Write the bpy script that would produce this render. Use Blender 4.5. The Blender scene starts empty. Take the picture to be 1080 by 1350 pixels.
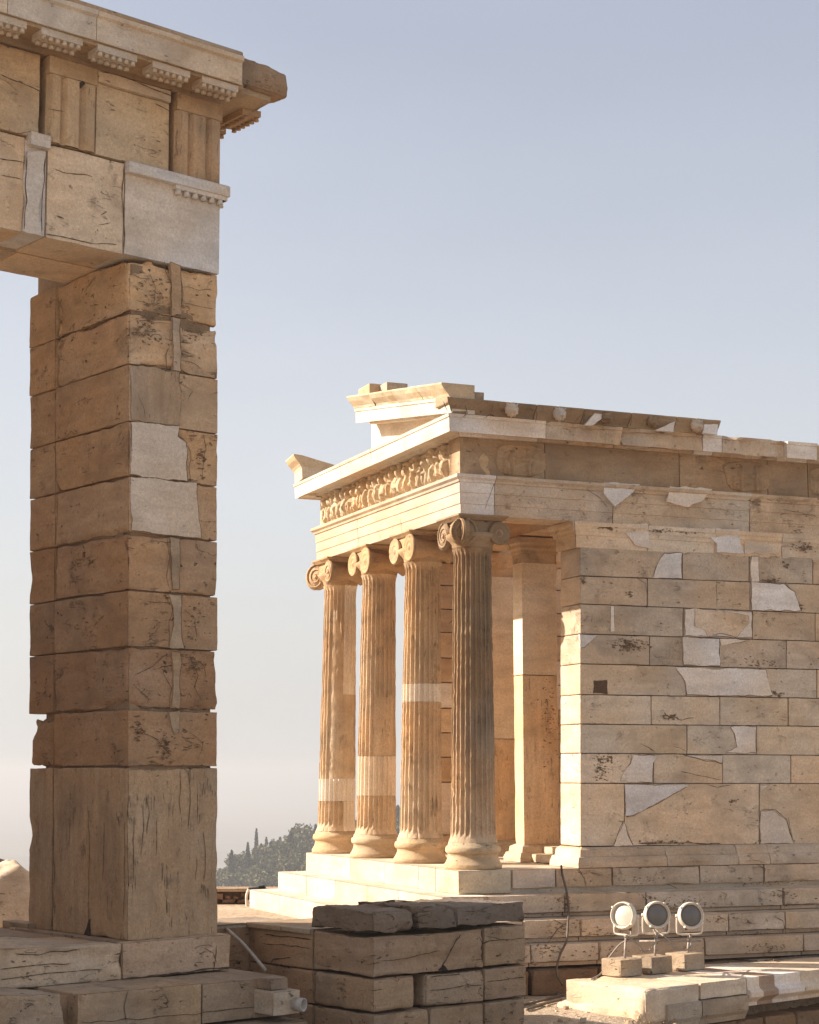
import bpy, math, random
import numpy as np
from mathutils import Vector
from mathutils.geometry import tessellate_polygon
random.seed(7); RNG = np.random.default_rng(7)
SC = bpy.context.scene; COL = SC.collection
# ---------------------------------------------------------------- camera
F_PX, CX, HY, PITCH = 2330.0, 500.0, 1022.0, math.radians(7.0)
YP = HY - F_PX*math.tan(PITCH)
cam_d = bpy.data.cameras.new('camera'); cam = bpy.data.objects.new('camera', cam_d); COL.objects.link(cam)
cam.location = (0, 0, 0); cam.rotation_euler = (math.pi/2 + PITCH, 0, 0)
cam_d.sensor_fit = 'VERTICAL'; cam_d.sensor_height = 36.0; cam_d.sensor_width = 28.8
cam_d.lens = F_PX/1350*36.0
cam_d.shift_x = (540-CX)/1350; cam_d.shift_y = (YP-675)/1350
cam_d.clip_start = 0.1; cam_d.clip_end = 30000
SC.camera = cam
# ---------------------------------------------------------------- sky, sun, exposure
SUN_EL = math.radians(30.5); SUN_DIR = Vector((-.99*math.cos(SUN_EL), .14*math.cos(SUN_EL), math.sin(SUN_EL))).normalized()
world = bpy.data.worlds.new('World'); SC.world = world; world.use_nodes = True
wn = world.node_tree.nodes; wl = world.node_tree.links
sky = wn.new('ShaderNodeTexSky'); sky.sky_type = 'NISHITA'; sky.sun_disc = False
sky.sun_elevation = SUN_EL; sky.sun_rotation = math.atan2(SUN_DIR.x, SUN_DIR.y)
sky.altitude = 100; sky.air_density = 1.0; sky.dust_density = 6.0; sky.ozone_density = 1.2
bg = wn['Background']; bg.inputs['Strength'].default_value = 0.111
hs = wn.new('ShaderNodeMix'); hs.data_type = 'RGBA'; hs.inputs[0].default_value = .73; wl.new(sky.outputs[0], hs.inputs[6])     # thin high haze veils the blue
wtc = wn.new('ShaderNodeTexCoord'); wsp = wn.new('ShaderNodeSeparateXYZ'); wl.new(wtc.outputs['Generated'], wsp.inputs[0])
wmr = wn.new('ShaderNodeMapRange'); wl.new(wsp.outputs[2], wmr.inputs[0])
for i_, v_ in enumerate((0., .40, 1., 0.)): wmr.inputs[i_+1].default_value = v_
hc_ = wn.new('ShaderNodeMix'); hc_.data_type = 'RGBA'; wl.new(wmr.outputs[0], hc_.inputs[0]); hc_.inputs[6].default_value = (1.80, 1.86, 2.10, 1); hc_.inputs[7].default_value = (3.5, 3.46, 3.42, 1)
wno = wn.new('ShaderNodeTexNoise'); wno.inputs['Scale'].default_value = 3.2; wno.inputs['Detail'].default_value = 5; wno.inputs['Roughness'].default_value = .5
wsc = wn.new('ShaderNodeVectorMath'); wsc.operation = 'MULTIPLY'; wsc.inputs[1].default_value = (1, 1, 2.6); wl.new(wtc.outputs['Generated'], wsc.inputs[0]); wl.new(wsc.outputs[0], wno.inputs['Vector'])
wm2 = wn.new('ShaderNodeMapRange'); wl.new(wno.outputs[0], wm2.inputs[0])
for i_, v_ in enumerate((.3, .7, .955, 1.045)): wm2.inputs[i_+1].default_value = v_
wmx = wn.new('ShaderNodeVectorMath'); wmx.operation = 'SCALE'; wl.new(hc_.outputs[2], wmx.inputs[0]); wl.new(wm2.outputs[0], wmx.inputs['Scale'])
wl.new(wmx.outputs[0], hs.inputs[7]); wl.new(hs.outputs[2], bg.inputs['Color'])
sun_d = bpy.data.lights.new('sun', 'SUN'); sun_d.energy = 3.9; sun_d.angle = math.radians(0.6); sun_d.color = (1.0, .885, .77)
sun = bpy.data.objects.new('sun', sun_d); COL.objects.link(sun)
sun.rotation_euler = SUN_DIR.to_track_quat('Z', 'Y').to_euler(); sun.location = (-20, 10, 30)
vs = SC.view_settings; vs.view_transform = 'Standard'; vs.look = 'None'; vs.exposure = 1.32; vs.gamma = 1.0
SC.cycles.max_bounces = 9; SC.cycles.diffuse_bounces = 7; SC.cycles.volume_bounces = 0
# ---------------------------------------------------------------- frames: pixel of the photograph -> ray -> point on a plane
def A3(*v): return np.array(v, float)
ZV = A3(0, 0, 1)
def ray(x, y):
    r = (x-CX)/F_PX; u = -(y-YP)/F_PX; c, s = math.cos(PITCH), math.sin(PITCH)
    return A3(r, c-u*s, s+u*c)
def hit(x, y, P, n):
    r = ray(x, y); return r*((P@n)/(r@n))
def hitz(x, y, z):
    r = ray(x, y); return r*(z/r[2])
_a = math.radians(21.9)
U1 = A3(-math.sin(_a), math.cos(_a), 0); U2 = A3(math.cos(_a), math.sin(_a), 0)      # temple: along its front (south), along its flank (west)
C0 = A3(.94504, 20.26857, -1.0644)                                                   # north-east architrave corner dropped to the stylobate
def W(s, t, z): return C0 + U2*s + U1*t + ZV*z
def NPL(t=0.): return (W(0, t, 0), -U1)
def EPL(s=0.): return (W(s, 0, 0), -U2)
_b = math.radians(39.9)
LV = A3(-math.sin(_b), math.cos(_b), 0); RV = A3(math.cos(_b), math.sin(_b), 0); NR = -LV   # gateway directions
G0 = A3(-2.16486, 15.4, 0)
def GW(s, d, z): return G0 + RV*s + LV*d + ZV*z
def RPL(o=0.): return (G0 + NR*o, NR)
def LPL(o=0.): return (G0 - RV*o, -RV)
def rs(x, y, o=0.):
    P = hit(x, y, *RPL(o)); return float((P-G0)@RV), float(P[2])
def quad(pl, pts): return [hit(x, y, *pl) for x, y in pts]
# ---------------------------------------------------------------- noise
def _h(ix, iy, iz, seed):
    with np.errstate(over='ignore'):
        h = (ix.astype(np.uint32)*np.uint32(374761393) + iy.astype(np.uint32)*np.uint32(668265263)
             + iz.astype(np.uint32)*np.uint32(2246822519) + np.uint32((seed*3266489917) & 0xffffffff))
        h = (h ^ (h >> np.uint32(13)))*np.uint32(1274126177); h ^= h >> np.uint32(16)
        h *= np.uint32(2654435761); h ^= h >> np.uint32(15)
    return h.astype(np.float64)/4294967295.0*2-1
def vn(P, seed=0):
    P = np.asarray(P, float) + 1000.0
    i = np.floor(P).astype(np.int64); f = P-i; f = f*f*(3-2*f); x, y, z = i[:, 0], i[:, 1], i[:, 2]; fx, fy, fz = f[:, 0], f[:, 1], f[:, 2]
    def c(a, b, d): return _h(x+a, y+b, z+d, seed)
    l = lambda a, b, t: a+(b-a)*t
    return l(l(l(c(0,0,0), c(1,0,0), fx), l(c(0,1,0), c(1,1,0), fx), fy), l(l(c(0,0,1), c(1,0,1), fx), l(c(0,1,1), c(1,1,1), fx), fy), fz)
def fbm(P, seed=0, o=3):
    P = np.asarray(P, float); r = 0; a = 1.0
    for k in range(o): r = r + a*vn(P*(2.03**k), seed+k*17); a *= .5
    return r/1.75
# ---------------------------------------------------------------- mesh builder
class MB:
    def __init__(self): self.V = []; self.F = []; self.c = []; self.s = []; self.d = []; self.sm = []; self.n = 0
    def add(self, V, F, col=(.5, .36, .23, .7), seed=None, vdir=0.0, smooth=False):
        if seed is None: seed = random.uniform(0, 60)
        V = np.asarray(V, float).reshape(-1, 3); n = self.n
        self.V.append(V); self.n += len(V); k = len(F)
        self.F += [tuple(int(i)+n for i in f) for f in F]
        if isinstance(col, list): self.c += col
        else: self.c += [tuple(col)]*k
        self.s += [seed]*k; self.d += [vdir]*k; self.sm += [smooth]*k
    def build(self, name, mat, parent=None, origin=None):
        me = bpy.data.meshes.new(name); V = np.concatenate(self.V)
        loc = ORIG.get(parent.name, A3(0, 0, 0)) if parent else (A3(*origin) if origin is not None else A3(0, 0, 0))
        me.from_pydata((V-loc).tolist(), [], self.F)
        a = me.attributes.new('Col', 'FLOAT_COLOR', 'FACE'); a.data.foreach_set('color', np.array(self.c, np.float32).ravel())
        a = me.attributes.new('Seed', 'FLOAT', 'FACE'); a.data.foreach_set('value', np.array(self.s, np.float32))
        a = me.attributes.new('Vein', 'FLOAT', 'FACE'); a.data.foreach_set('value', np.array(self.d, np.float32))
        me.polygons.foreach_set('use_smooth', self.sm); me.materials.append(mat); me.update()
        ob = bpy.data.objects.new(name, me); COL.objects.link(ob)
        if parent: ob.parent = parent
        else: ob.location = loc
        ORIG[ob.name] = loc
        return ob
ORIG = {}
def thing(name, label, cat, loc, group=None):
    o = bpy.data.objects.new(name, None); COL.objects.link(o); o.location = tuple(loc); ORIG[o.name] = A3(*loc)
    o.empty_display_size = .3; return tag(o, label, cat, group)
def tag(o, label=None, cat=None, group=None, kind=None):
    if label: o['label'] = label
    if cat: o['category'] = cat
    if group: o['group'] = group
    if kind: o['kind'] = kind
    return o
def axis_pts(L, cell, edge=(.012, .035)):
    n = max(1, int(round(L/cell))); p = list(np.linspace(0, L, n+1))
    for e in edge:
        if L > 4*e: p += [e, L-e]
    return np.array(sorted(set(round(v, 5) for v in p)))
def block(mb, q, dv, col, r=.012, chip=.03, cell=.06, amp=.004, seed=None, vdir=0., full=False, chips=.45, lay=0.):
    """a weathered stone: q = front face bl, br, tr, tl; dv = depth vector"""
    if seed is None: seed = random.uniform(0, 60)
    q = [np.asarray(p, float) for p in q]; dv = np.asarray(dv, float)
    Wd = (np.linalg.norm(q[1]-q[0])+np.linalg.norm(q[2]-q[3]))/2; H = (np.linalg.norm(q[3]-q[0])+np.linalg.norm(q[2]-q[1]))/2; D = np.linalg.norm(dv)
    a = axis_pts(Wd, cell); b = axis_pts(H, cell)
    c = axis_pts(D, cell) if full else np.array(sorted(set([0, min(.012, D/4), min(.04, D/3), min(.1, D/2), D])))
    na, nb, nc = len(a), len(b), len(c)
    idx = -np.ones((na, nb, nc), int); I, J, K = np.meshgrid(range(na), range(nb), range(nc), indexing='ij')
    surf = (I == 0)|(I == na-1)|(J == 0)|(J == nb-1)|(K == 0)|(K == nc-1)
    idx[surf] = np.arange(surf.sum()); p = np.stack([a[I[surf]], b[J[surf]], c[K[surf]]], 1)
    so = A3(seed*7.31, seed*3.77, seed*5.13)
    n1 = fbm(p*2.6+so, 3, 3); n2 = vn(p*6.5+so, 9)
    rr = r*(.7+.6*n2) + chip*np.clip((n1-chips)*2.2, 0, 1.3) + .3*chip*np.clip(vn(p*15+so, 5)-.25, 0, 1)
    rr = np.clip(rr, .002, min(Wd, H, D)*.45)[:, None]
    dims = A3(Wd, H, D); lo = np.repeat(rr, 3, 1); hi = dims-rr
    if not full: hi[:, 2] = 1e9
    qq = np.clip(p, lo, hi); v = p-qq; ln = np.linalg.norm(v, axis=1, keepdims=True); ln[ln < 1e-9] = 1e-9
    disp = (amp*np.clip(fbm(p*4.2+so, 21, 3)+.25, 0, 2)+amp*.45*np.abs(vn(p*11+so, 27)))[:, None]
    if lay:
        lv = vn(p*A3(1.3, 11, 1.3)+so, 41)+.5*vn(p*A3(2.6, 24, 2.6)+so, 43); disp = disp+(lay*np.clip(lv+.15, 0, .55)*(vn(p*1.9+so, 45) > -.35))[:, None]
    pn = qq + v/ln*(np.minimum(ln, rr)-disp)
    if not full:
        bk = K[surf] == nc-1; pn[bk, 2] = D
    u = pn[:, :1]/Wd; w = pn[:, 1:2]/H
    P = q[0]*(1-u)*(1-w)+q[1]*u*(1-w)+q[2]*u*w+q[3]*(1-u)*w + dv/D*pn[:, 2:3]
    Fs = []
    def sheet(M, flip):
        A = M[:-1, :-1].ravel(); B = M[1:, :-1].ravel(); Cc = M[1:, 1:].ravel(); Dd = M[:-1, 1:].ravel()
        Fs.extend(zip(A, Dd, Cc, B) if flip else zip(A, B, Cc, Dd))
    sheet(idx[:, :, 0], False); sheet(idx[0], True); sheet(idx[-1], False); sheet(idx[:, 0], False); sheet(idx[:, -1], True)
    sheet(idx[:, :, -1], True)
    mb.add(P, Fs, col, seed, vdir, True)
def box(mb, q, dv, col, **k):
    """plain box from front quad"""
    q = [np.asarray(p, float) for p in q]; dv = np.asarray(dv, float)
    V = q+[p+dv for p in q]
    mb.add(V, [(0,1,2,3), (5,4,7,6), (4,0,3,7), (1,5,6,2), (3,2,6,7), (4,5,1,0)], col, **k)
def obox(mb, c, x, y, z, col, **k):
    """box with centre c and half-axes x, y, z"""
    c, x, y, z = (np.asarray(v, float) for v in (c, x, y, z))
    box(mb, [c-x-y-z, c+x-y-z, c+x-y+z, c-x-y+z], 2*y, col, **k)
def resample(pts, step, jit, closed=True, seed=1):
    pts = np.asarray(pts, float); out = []; n = len(pts)
    for i in range(n if closed else n-1):
        p, q = pts[i], pts[(i+1) % n]; L = np.linalg.norm(q-p); m = max(1, int(L/step))
        for j in range(m): out.append(p+(q-p)*j/m)
    if not closed: out.append(pts[-1])
    out = np.array(out); o3 = np.c_[out*9, np.full(len(out), seed*3.3)]
    return out+np.c_[vn(o3, 2), vn(o3, 4)]*jit
class Face2D:
    """plane frame with 2-D coordinates (along, z) for overlays; n points outward"""
    def __init__(s, P, ux, n): s.P = np.asarray(P, float); s.ux = ux; s.n = n
    def uv(s, x, y):
        p = hit(x, y, s.P, s.n)-s.P; return (p@s.ux, p[2])
    def xyz(s, uv, o=0.): uv = np.asarray(uv, float); return s.P+uv[..., :1]*s.ux+uv[..., 1:2]*ZV+s.n*o
DARK = (.115, .08, .052, .5)
def patch(mb, fc, pts, col, proud=.004, jit=.008, vdir=0., seed=None, raw=False, step=.05, line=0.):
    uv = np.array(pts if raw else [fc.uv(*p) for p in pts]); uv = resample(uv, step*.6, jit*1.6, True, random.random()*9); uv = uv+RNG.normal(size=uv.shape)*jit*.22
    n = len(uv); A = fc.xyz(uv, proud); B = fc.xyz(uv, -.03)
    tri = tessellate_polygon([[Vector((a, b, 0)) for a, b in uv]])
    F = [tuple(t) for t in tri]+[(i, (i+1) % n, n+(i+1) % n, n+i) for i in range(n)]
    mb.add(np.r_[A, B], F, col, seed, vdir, False)
    if line:
        d = np.roll(uv, -1, 0)-np.roll(uv, 1, 0); d /= np.linalg.norm(d, axis=1, keepdims=True)+1e-9; nn = np.c_[-d[:, 1], d[:, 0]]; w_ = line*(.2+.9*np.clip(vn(np.c_[uv*5, np.zeros(n)], 8)+.35, 0, 1))
        P = np.r_[fc.xyz(uv+nn*w_[:, None], proud+.001), fc.xyz(uv-nn*w_[:, None], proud+.001)]; mb.add(P, [(i, (i+1) % n, n+(i+1) % n, n+i) for i in range(n)], (.16, .115, .075, .6))
def crack(mb, fc, pts, w=.011, col=DARK, proud=.003, jit=.012, raw=False):
    w *= .52; uv = np.array(pts if raw else [fc.uv(*p) for p in pts]); uv = resample(uv, .035, jit, False, random.random()*9)
    d = np.gradient(uv, axis=0); d /= np.linalg.norm(d, axis=1, keepdims=True)+1e-9; nrm = np.c_[-d[:, 1], d[:, 0]]
    n = len(uv); ww = w*.5*(.55+.75*RNG.random(n)); ww[0] *= .2; ww[-1] *= .2
    P = np.r_[fc.xyz(uv+nrm*ww[:, None], proud), fc.xyz(uv-nrm*ww[:, None], proud)]
    mb.add(P, [(i, i+1, n+i+1, n+i) for i in range(n-1)], col)
def pitting(mb, fc, c, rx, rz, n=60, size=.020, col=(.24, .165, .105, .8), raw=False, proud=.002):
    c = np.array(c if raw else fc.uv(*c)); 
    for _ in range(n):
        d = RNG.normal(size=2)*A3(rx, rz, 0)[:2]*.5; k = RNG.integers(5, 8); th = np.sort(RNG.random(k)*6.283); rr = size*(.25+.75*RNG.random(k))*(.4+.9*RNG.random())
        uv = c+d+np.c_[np.cos(th)*rr*1.7, np.sin(th)*rr*.75]; mb.add(fc.xyz(uv, proud), [tuple(range(k))], col)
def mould(mb, A, B, oA, oB, prof, col, ero=.0, step=.12, seed=None, vdir=0., smooth=False, gap=.004):
    """a moulded stone run: profile (out, up) swept from A to B, outward vectors oA, oB (mitres)"""
    if seed is None: seed = random.uniform(0, 60)
    A, B, oA, oB = (np.asarray(v, float) for v in (A, B, oA, oB)); L = np.linalg.norm(B-A); n = max(2, int(L/step)+1)
    prof = np.array(prof, float); m = len(prof); ts = np.linspace(0, 1, n); V = []
    g = min(.45, gap/L)
    for t in g+ts*(1-2*g):
        base = A+(B-A)*t; o = oA+(oB-oA)*t
        P = base+prof[:, :1]*o+prof[:, 1:2]*ZV
        if ero:
            k = np.c_[np.full(m, t*L*4+seed), prof*14]; e = np.clip(vn(k, 31)+.1+.7*vn(k*2.3, 7), 0, 2)*ero
            P = P-o/np.linalg.norm(o)*e[:, None]*(prof[:, :1] > prof[:, 0].min()+.005)
        V.append(P)
    V = np.concatenate(V)
    F = [(i*m+j, (i+1)*m+j, (i+1)*m+j+1, i*m+j+1) for i in range(n-1) for j in range(m-1)]
    F += [(i*m+m-1, (i+1)*m+m-1, (i+1)*m, i*m) for i in range(n-1)]
    F += [tuple(range(m)), tuple((n-1)*m+j for j in range(m-1, -1, -1))]
    mb.add(V, F, col, seed, vdir, smooth)
def lathe(mb, O, ax, prof, col, n=32, smooth=True, ref=None, **k):
    """prof = [(radius, along)] round axis ax at O"""
    ax = np.asarray(ax, float)/np.linalg.norm(ax); r = A3(1, 0, 0) if abs(ax[0]) < .8 else A3(0, 1, 0)
    x = np.cross(ax, r); x /= np.linalg.norm(x); y = np.cross(ax, x); th = np.linspace(0, 2*math.pi, n, endpoint=False)
    ring = np.cos(th)[:, None]*x+np.sin(th)[:, None]*y
    V = np.concatenate([np.asarray(O)+ring*pr+ax*h for pr, h in prof]); m = len(prof)
    F = [(i*n+j, i*n+(j+1) % n, (i+1)*n+(j+1) % n, (i+1)*n+j) for i in range(m-1) for j in range(n)]
    if prof[0][0] > 1e-6: F.append(tuple(range(n-1, -1, -1)))
    if prof[-1][0] > 1e-6: F.append(tuple((m-1)*n+j for j in range(n)))
    mb.add(V, F, col, smooth=smooth, **k)
def smooth_path(pts, k=4):
    pts = [np.asarray(p, float) for p in pts]; P = [pts[0]*2-pts[1]]+pts+[pts[-1]*2-pts[-2]]; out = []
    for i in range(1, len(P)-2):
        for j in range(k):
            t = j/k; a, b, c, d = P[i-1:i+3]
            out.append(.5*((2*b)+(-a+c)*t+(2*a-5*b+4*c-d)*t*t+(-a+3*b-3*c+d)*t**3))
    return out+[pts[-1]]
def tube(mb, pts, r, col, n=8, **k):
    pts = np.array(pts, float); m = len(pts); T = np.gradient(pts, axis=0); T /= np.linalg.norm(T, axis=1, keepdims=True)+1e-9
    up = A3(0, 0, 1) if abs(T[0, 2]) < .9 else A3(1, 0, 0); V = []
    x = np.cross(T[0], up); x /= np.linalg.norm(x)
    for i in range(m):
        x = x-T[i]*(x@T[i]); x /= np.linalg.norm(x); y = np.cross(T[i], x)
        rr = r[i] if hasattr(r, '__len__') else r
        for j in range(n): th = 2*math.pi*j/n; V.append(pts[i]+(x*math.cos(th)+y*math.sin(th))*rr)
    F = [(i*n+j, i*n+(j+1) % n, (i+1)*n+(j+1) % n, (i+1)*n+j) for i in range(m-1) for j in range(n)]
    F += [tuple(range(n-1, -1, -1)), tuple((m-1)*n+j for j in range(n))]
    mb.add(V, F, col, smooth=True, **k)
# ---------------------------------------------------------------- materials
def newmat(name):
    m = bpy.data.materials.new(name); m.use_nodes = True; nt = m.node_tree; return m, nt, nt.nodes['Principled BSDF']
class NT:
    def __init__(s, nt): s.nt = nt
    def n(s, typ, **k):
        o = s.nt.nodes.new(typ)
        for a, b in k.items():
            if a.startswith('i_'):
                key = a[2:]; o.inputs[int(key) if key.isdigit() else key].default_value = b
            else: setattr(o, a, b)
        return o
    def l(s, a, b): s.nt.links.new(a, b)
    def noise(s, vec, scale, detail=4, rough=.55, dist=0.):
        o = s.n('ShaderNodeTexNoise'); o.inputs['Scale'].default_value = scale; o.inputs['Detail'].default_value = detail
        o.inputs['Roughness'].default_value = rough; o.inputs['Distortion'].default_value = dist; s.l(vec, o.inputs['Vector']); return o.outputs[0]
    def mr(s, v, a, b, c=0., d=1.):
        o = s.n('ShaderNodeMapRange'); o.clamp = True
        for i, x in enumerate((a, b, c, d)): o.inputs[i+1].default_value = x
        s.l(v, o.inputs[0]); return o.outputs[0]
    def m(s, op, a, b=None):
        o = s.n('ShaderNodeMath', operation=op)
        for i, x in enumerate((a, b)):
            if x is None: continue
            if isinstance(x, (int, float)): o.inputs[i].default_value = x
            else: s.l(x, o.inputs[i])
        return o.outputs[0]
    def vm(s, op, a, b):
        o = s.n('ShaderNodeVectorMath', operation=op)
        for i, x in enumerate((a, b)):
            if isinstance(x, tuple): o.inputs[i].default_value = x
            else: s.l(x, o.inputs[i])
        return o.outputs[0]
    def mix(s, f, a, b, bt='MIX'):
        o = s.n('ShaderNodeMix', data_type='RGBA', blend_type=bt)
        if isinstance(f, (int, float)): o.inputs[0].default_value = f
        else: s.l(f, o.inputs[0])
        for i, x in ((6, a), (7, b)):
            if isinstance(x, tuple): o.inputs[i].default_value = x
            else: s.l(x, o.inputs[i])
        return o.outputs[2]
def stone_material(name, stain=(.17, .105, .06, 1), bump=1.0, grime=(.10, .082, .066, 1), rough=.82):
    m, nt, bs = newmat(name); g = NT(nt)
    col = g.n('ShaderNodeAttribute', attribute_name='Col'); sd = g.n('ShaderNodeAttribute', attribute_name='Seed'); vd = g.n('ShaderNodeAttribute', attribute_name='Vein')
    tc = g.n('ShaderNodeTexCoord'); wear = col.outputs['Alpha']
    off = g.n('ShaderNodeCombineXYZ'); g.l(g.m('MULTIPLY', sd.outputs['Fac'], 3.71), off.inputs[0]); g.l(g.m('MULTIPLY', sd.outputs['Fac'], 2.13), off.inputs[1]); g.l(g.m('MULTIPLY', sd.outputs['Fac'], 5.37), off.inputs[2])
    P = g.vm('ADD', tc.outputs['Object'], off.outputs[0])
    sc = g.mix(vd.outputs['Fac'], (1.2, 1.2, 4.5, 1), (6., 6., .8, 1)); PS = g.vm('MULTIPLY', P, sc)
    streak = g.noise(PS, 1.5, 7, .62, .25); blot = g.noise(P, 1.7, 6, .6, .4); blot2 = g.noise(P, 4.3, 5, .65, .2)
    grain = g.noise(P, 38, 4, .7); fine = g.noise(P, 130, 2, .6); pits = g.noise(g.vm('MULTIPLY', PS, (4., 4., 2., 1)[:3]), 2.6, 3, .55)
    warm = g.noise(P, .9, 3, .5)
    w1 = g.m('ADD', g.m('MULTIPLY', wear, .9), .1)
    c = g.mix(1.0, col.outputs['Color'], g.mix(g.mr(streak, .3, .7), (.84, .81, .78, 1), (1.12, 1.12, 1.12, 1)), 'MULTIPLY')
    c = g.mix(g.m('MULTIPLY', g.mr(warm, .38, .62), .8), c, g.mix(1.0, c, (1.04, .91, .75, 1), 'MULTIPLY'))
    c = g.mix(g.m('MULTIPLY', g.mr(blot, .38, .66), .75), c, g.mix(1.0, c, (.84, .835, .84, 1), 'MULTIPLY'))
    st = g.m('MULTIPLY', g.m('MULTIPLY', g.mr(blot2, .57, .72), g.mr(streak, .36, .60)), w1)
    c = g.mix(g.m('MULTIPLY', st, .75), c, stain)
    gr = g.m('MULTIPLY', g.m('MULTIPLY', g.mr(blot, .52, .68), g.mr(grain, .40, .62)), w1)
    c = g.mix(g.m('MULTIPLY', gr, .6), c, grime)
    pt = g.m('MULTIPLY', g.mr(pits, .655, .70), g.m('MULTIPLY', g.mr(blot2, .42, .58), w1))
    c = g.mix(g.m('MULTIPLY', pt, .8), c, (.06, .042, .03, 1))
    fis = g.noise(g.vm('ADD', PS, (7.7, 1.3, 4.1)), 1.1, 4, .55, .3)
    fl = g.mr(g.m('ABSOLUTE', g.m('SUBTRACT', fis, .5)), .0, .012, 1., 0.)
    fl = g.m('MULTIPLY', g.m('MULTIPLY', fl, g.mr(blot2, .52, .60)), wear)
    c = g.mix(g.m('MULTIPLY', fl, .45), c, (.10, .068, .045, 1))
    c = g.mix(1.0, c, g.mix(g.mr(fine, .3, .7), (.86, .86, .855, 1), (1.12, 1.12, 1.12, 1)), 'MULTIPLY')
    c = g.mix(1.0, c, g.mix(g.mr(grain, .32, .68), (.86, .85, .83, 1), (1.12, 1.12, 1.12, 1)), 'MULTIPLY')
    g.l(c, bs.inputs['Base Color']); bs.inputs['Roughness'].default_value = rough; bs.inputs['Specular IOR Level'].default_value = .2
    h = g.m('ADD', g.m('MULTIPLY', g.m('MULTIPLY', streak, wear), .011), g.m('MULTIPLY', g.m('MULTIPLY', blot2, wear), .022))
    h = g.m('ADD', h, g.m('MULTIPLY', grain, .0035)); h = g.m('SUBTRACT', h, g.m('MULTIPLY', pt, .014)); h = g.m('SUBTRACT', h, g.m('MULTIPLY', fl, .008))
    h = g.m('ADD', h, g.m('MULTIPLY', fine, .0012))
    bp = g.n('ShaderNodeBump'); bp.inputs['Strength'].default_value = .9*bump; bp.inputs['Distance'].default_value = 1.0; g.l(h, bp.inputs['Height']); g.l(bp.outputs[0], bs.inputs['Normal'])
    return m
def simple(name, col, rough=.5, metal=0., var=.25, scale=14., spec=.4, bump=.0):
    m, nt, bs = newmat(name); g = NT(nt); tc = g.n('ShaderNodeTexCoord'); nz = g.noise(tc.outputs['Object'], scale, 5, .6)
    c0 = tuple(v*(1-var) for v in col)+(1,); c1 = tuple(min(1, v*(1+var)) for v in col)+(1,)
    g.l(g.mix(g.mr(nz, .3, .7), c0, c1), bs.inputs['Base Color']); bs.inputs['Roughness'].default_value = rough; bs.inputs['Metallic'].default_value = metal
    bs.inputs['Specular IOR Level'].default_value = spec
    if bump:
        bp = g.n('ShaderNodeBump'); bp.inputs['Strength'].default_value = .8; bp.inputs['Distance'].default_value = bump; g.l(nz, bp.inputs['Height']); g.l(bp.outputs[0], bs.inputs['Normal'])
    return m
STONE = stone_material('weathered_marble')
STONE2 = stone_material('coarse_weathered_marble', bump=1.5, stain=(.13, .085, .055, 1), grime=(.075, .062, .052, 1), rough=.9)
CABLE = simple('dark_cable', (.12, .088, .062), .6)
PALECABLE = simple('grey_cable', (.30, .25, .20), .6)
PAINT = simple('cream_lamp_paint', (.72, .64, .52), .5, 0, .2, 9)
STEEL = simple('rusty_bracket_steel', (.32, .26, .21), .55, .2, .4, 22)
LENS_SUNLIT = simple('sunlit_lens_glass', (.62, .57, .47), .4, 0, .1, 8, .5)  # lens turned to the sun: sunlight put into a paler glass colour
LENS_SHADED = simple('shaded_lens_glass', (.15, .135, .12), .28, 0, .12, 8, .6)  # same glass turned from the sun, its shade put into the colour
DARKMETAL = simple('dark_lamp_metal', (.02, .02, .02), .5)
PIPE = simple('grey_pipe', (.42, .38, .33), .6, 0, .2, 12)
BORE = simple('pipe_bore', (.03, .026, .022), .9)
# marble kinds: linear colour + wear
HONEY = (.62, .485, .345, .8); PALE = (.72, .59, .45, .65); NEW = (.77, .72, .675, .15); DUST = (.60, .485, .37, .85)
CREAM = (.64, .54, .40, .35)
def vary(c, v=.10, dw=.15):
    k = 1+random.uniform(-v, v); w = random.uniform(-.03, .03)
    return (c[0]*k*(1+w), c[1]*k, c[2]*k*(1-w), max(0., min(1., c[3]+random.uniform(-dw, dw))))
exec_sections = []
# ================================================================ TEMPLE
TB = W(0, 0, -1.3)
temple = thing('marble_temple', 'small marble temple with four fluted columns in front, sunlit on its left', 'temple', TB)
z7 = lambda X, Y: (640+X/2.4545, 500+Y/2.4545)
z8 = lambda X, Y: (720+X/2.647, 840+Y/2.647)
NF = Face2D(W(0, 0, 0), U2, -U1); EF = Face2D(W(0, 0, 0), U1, -U2)
NF.P = W(0, 0, 0); Z0 = C0[2]
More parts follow.
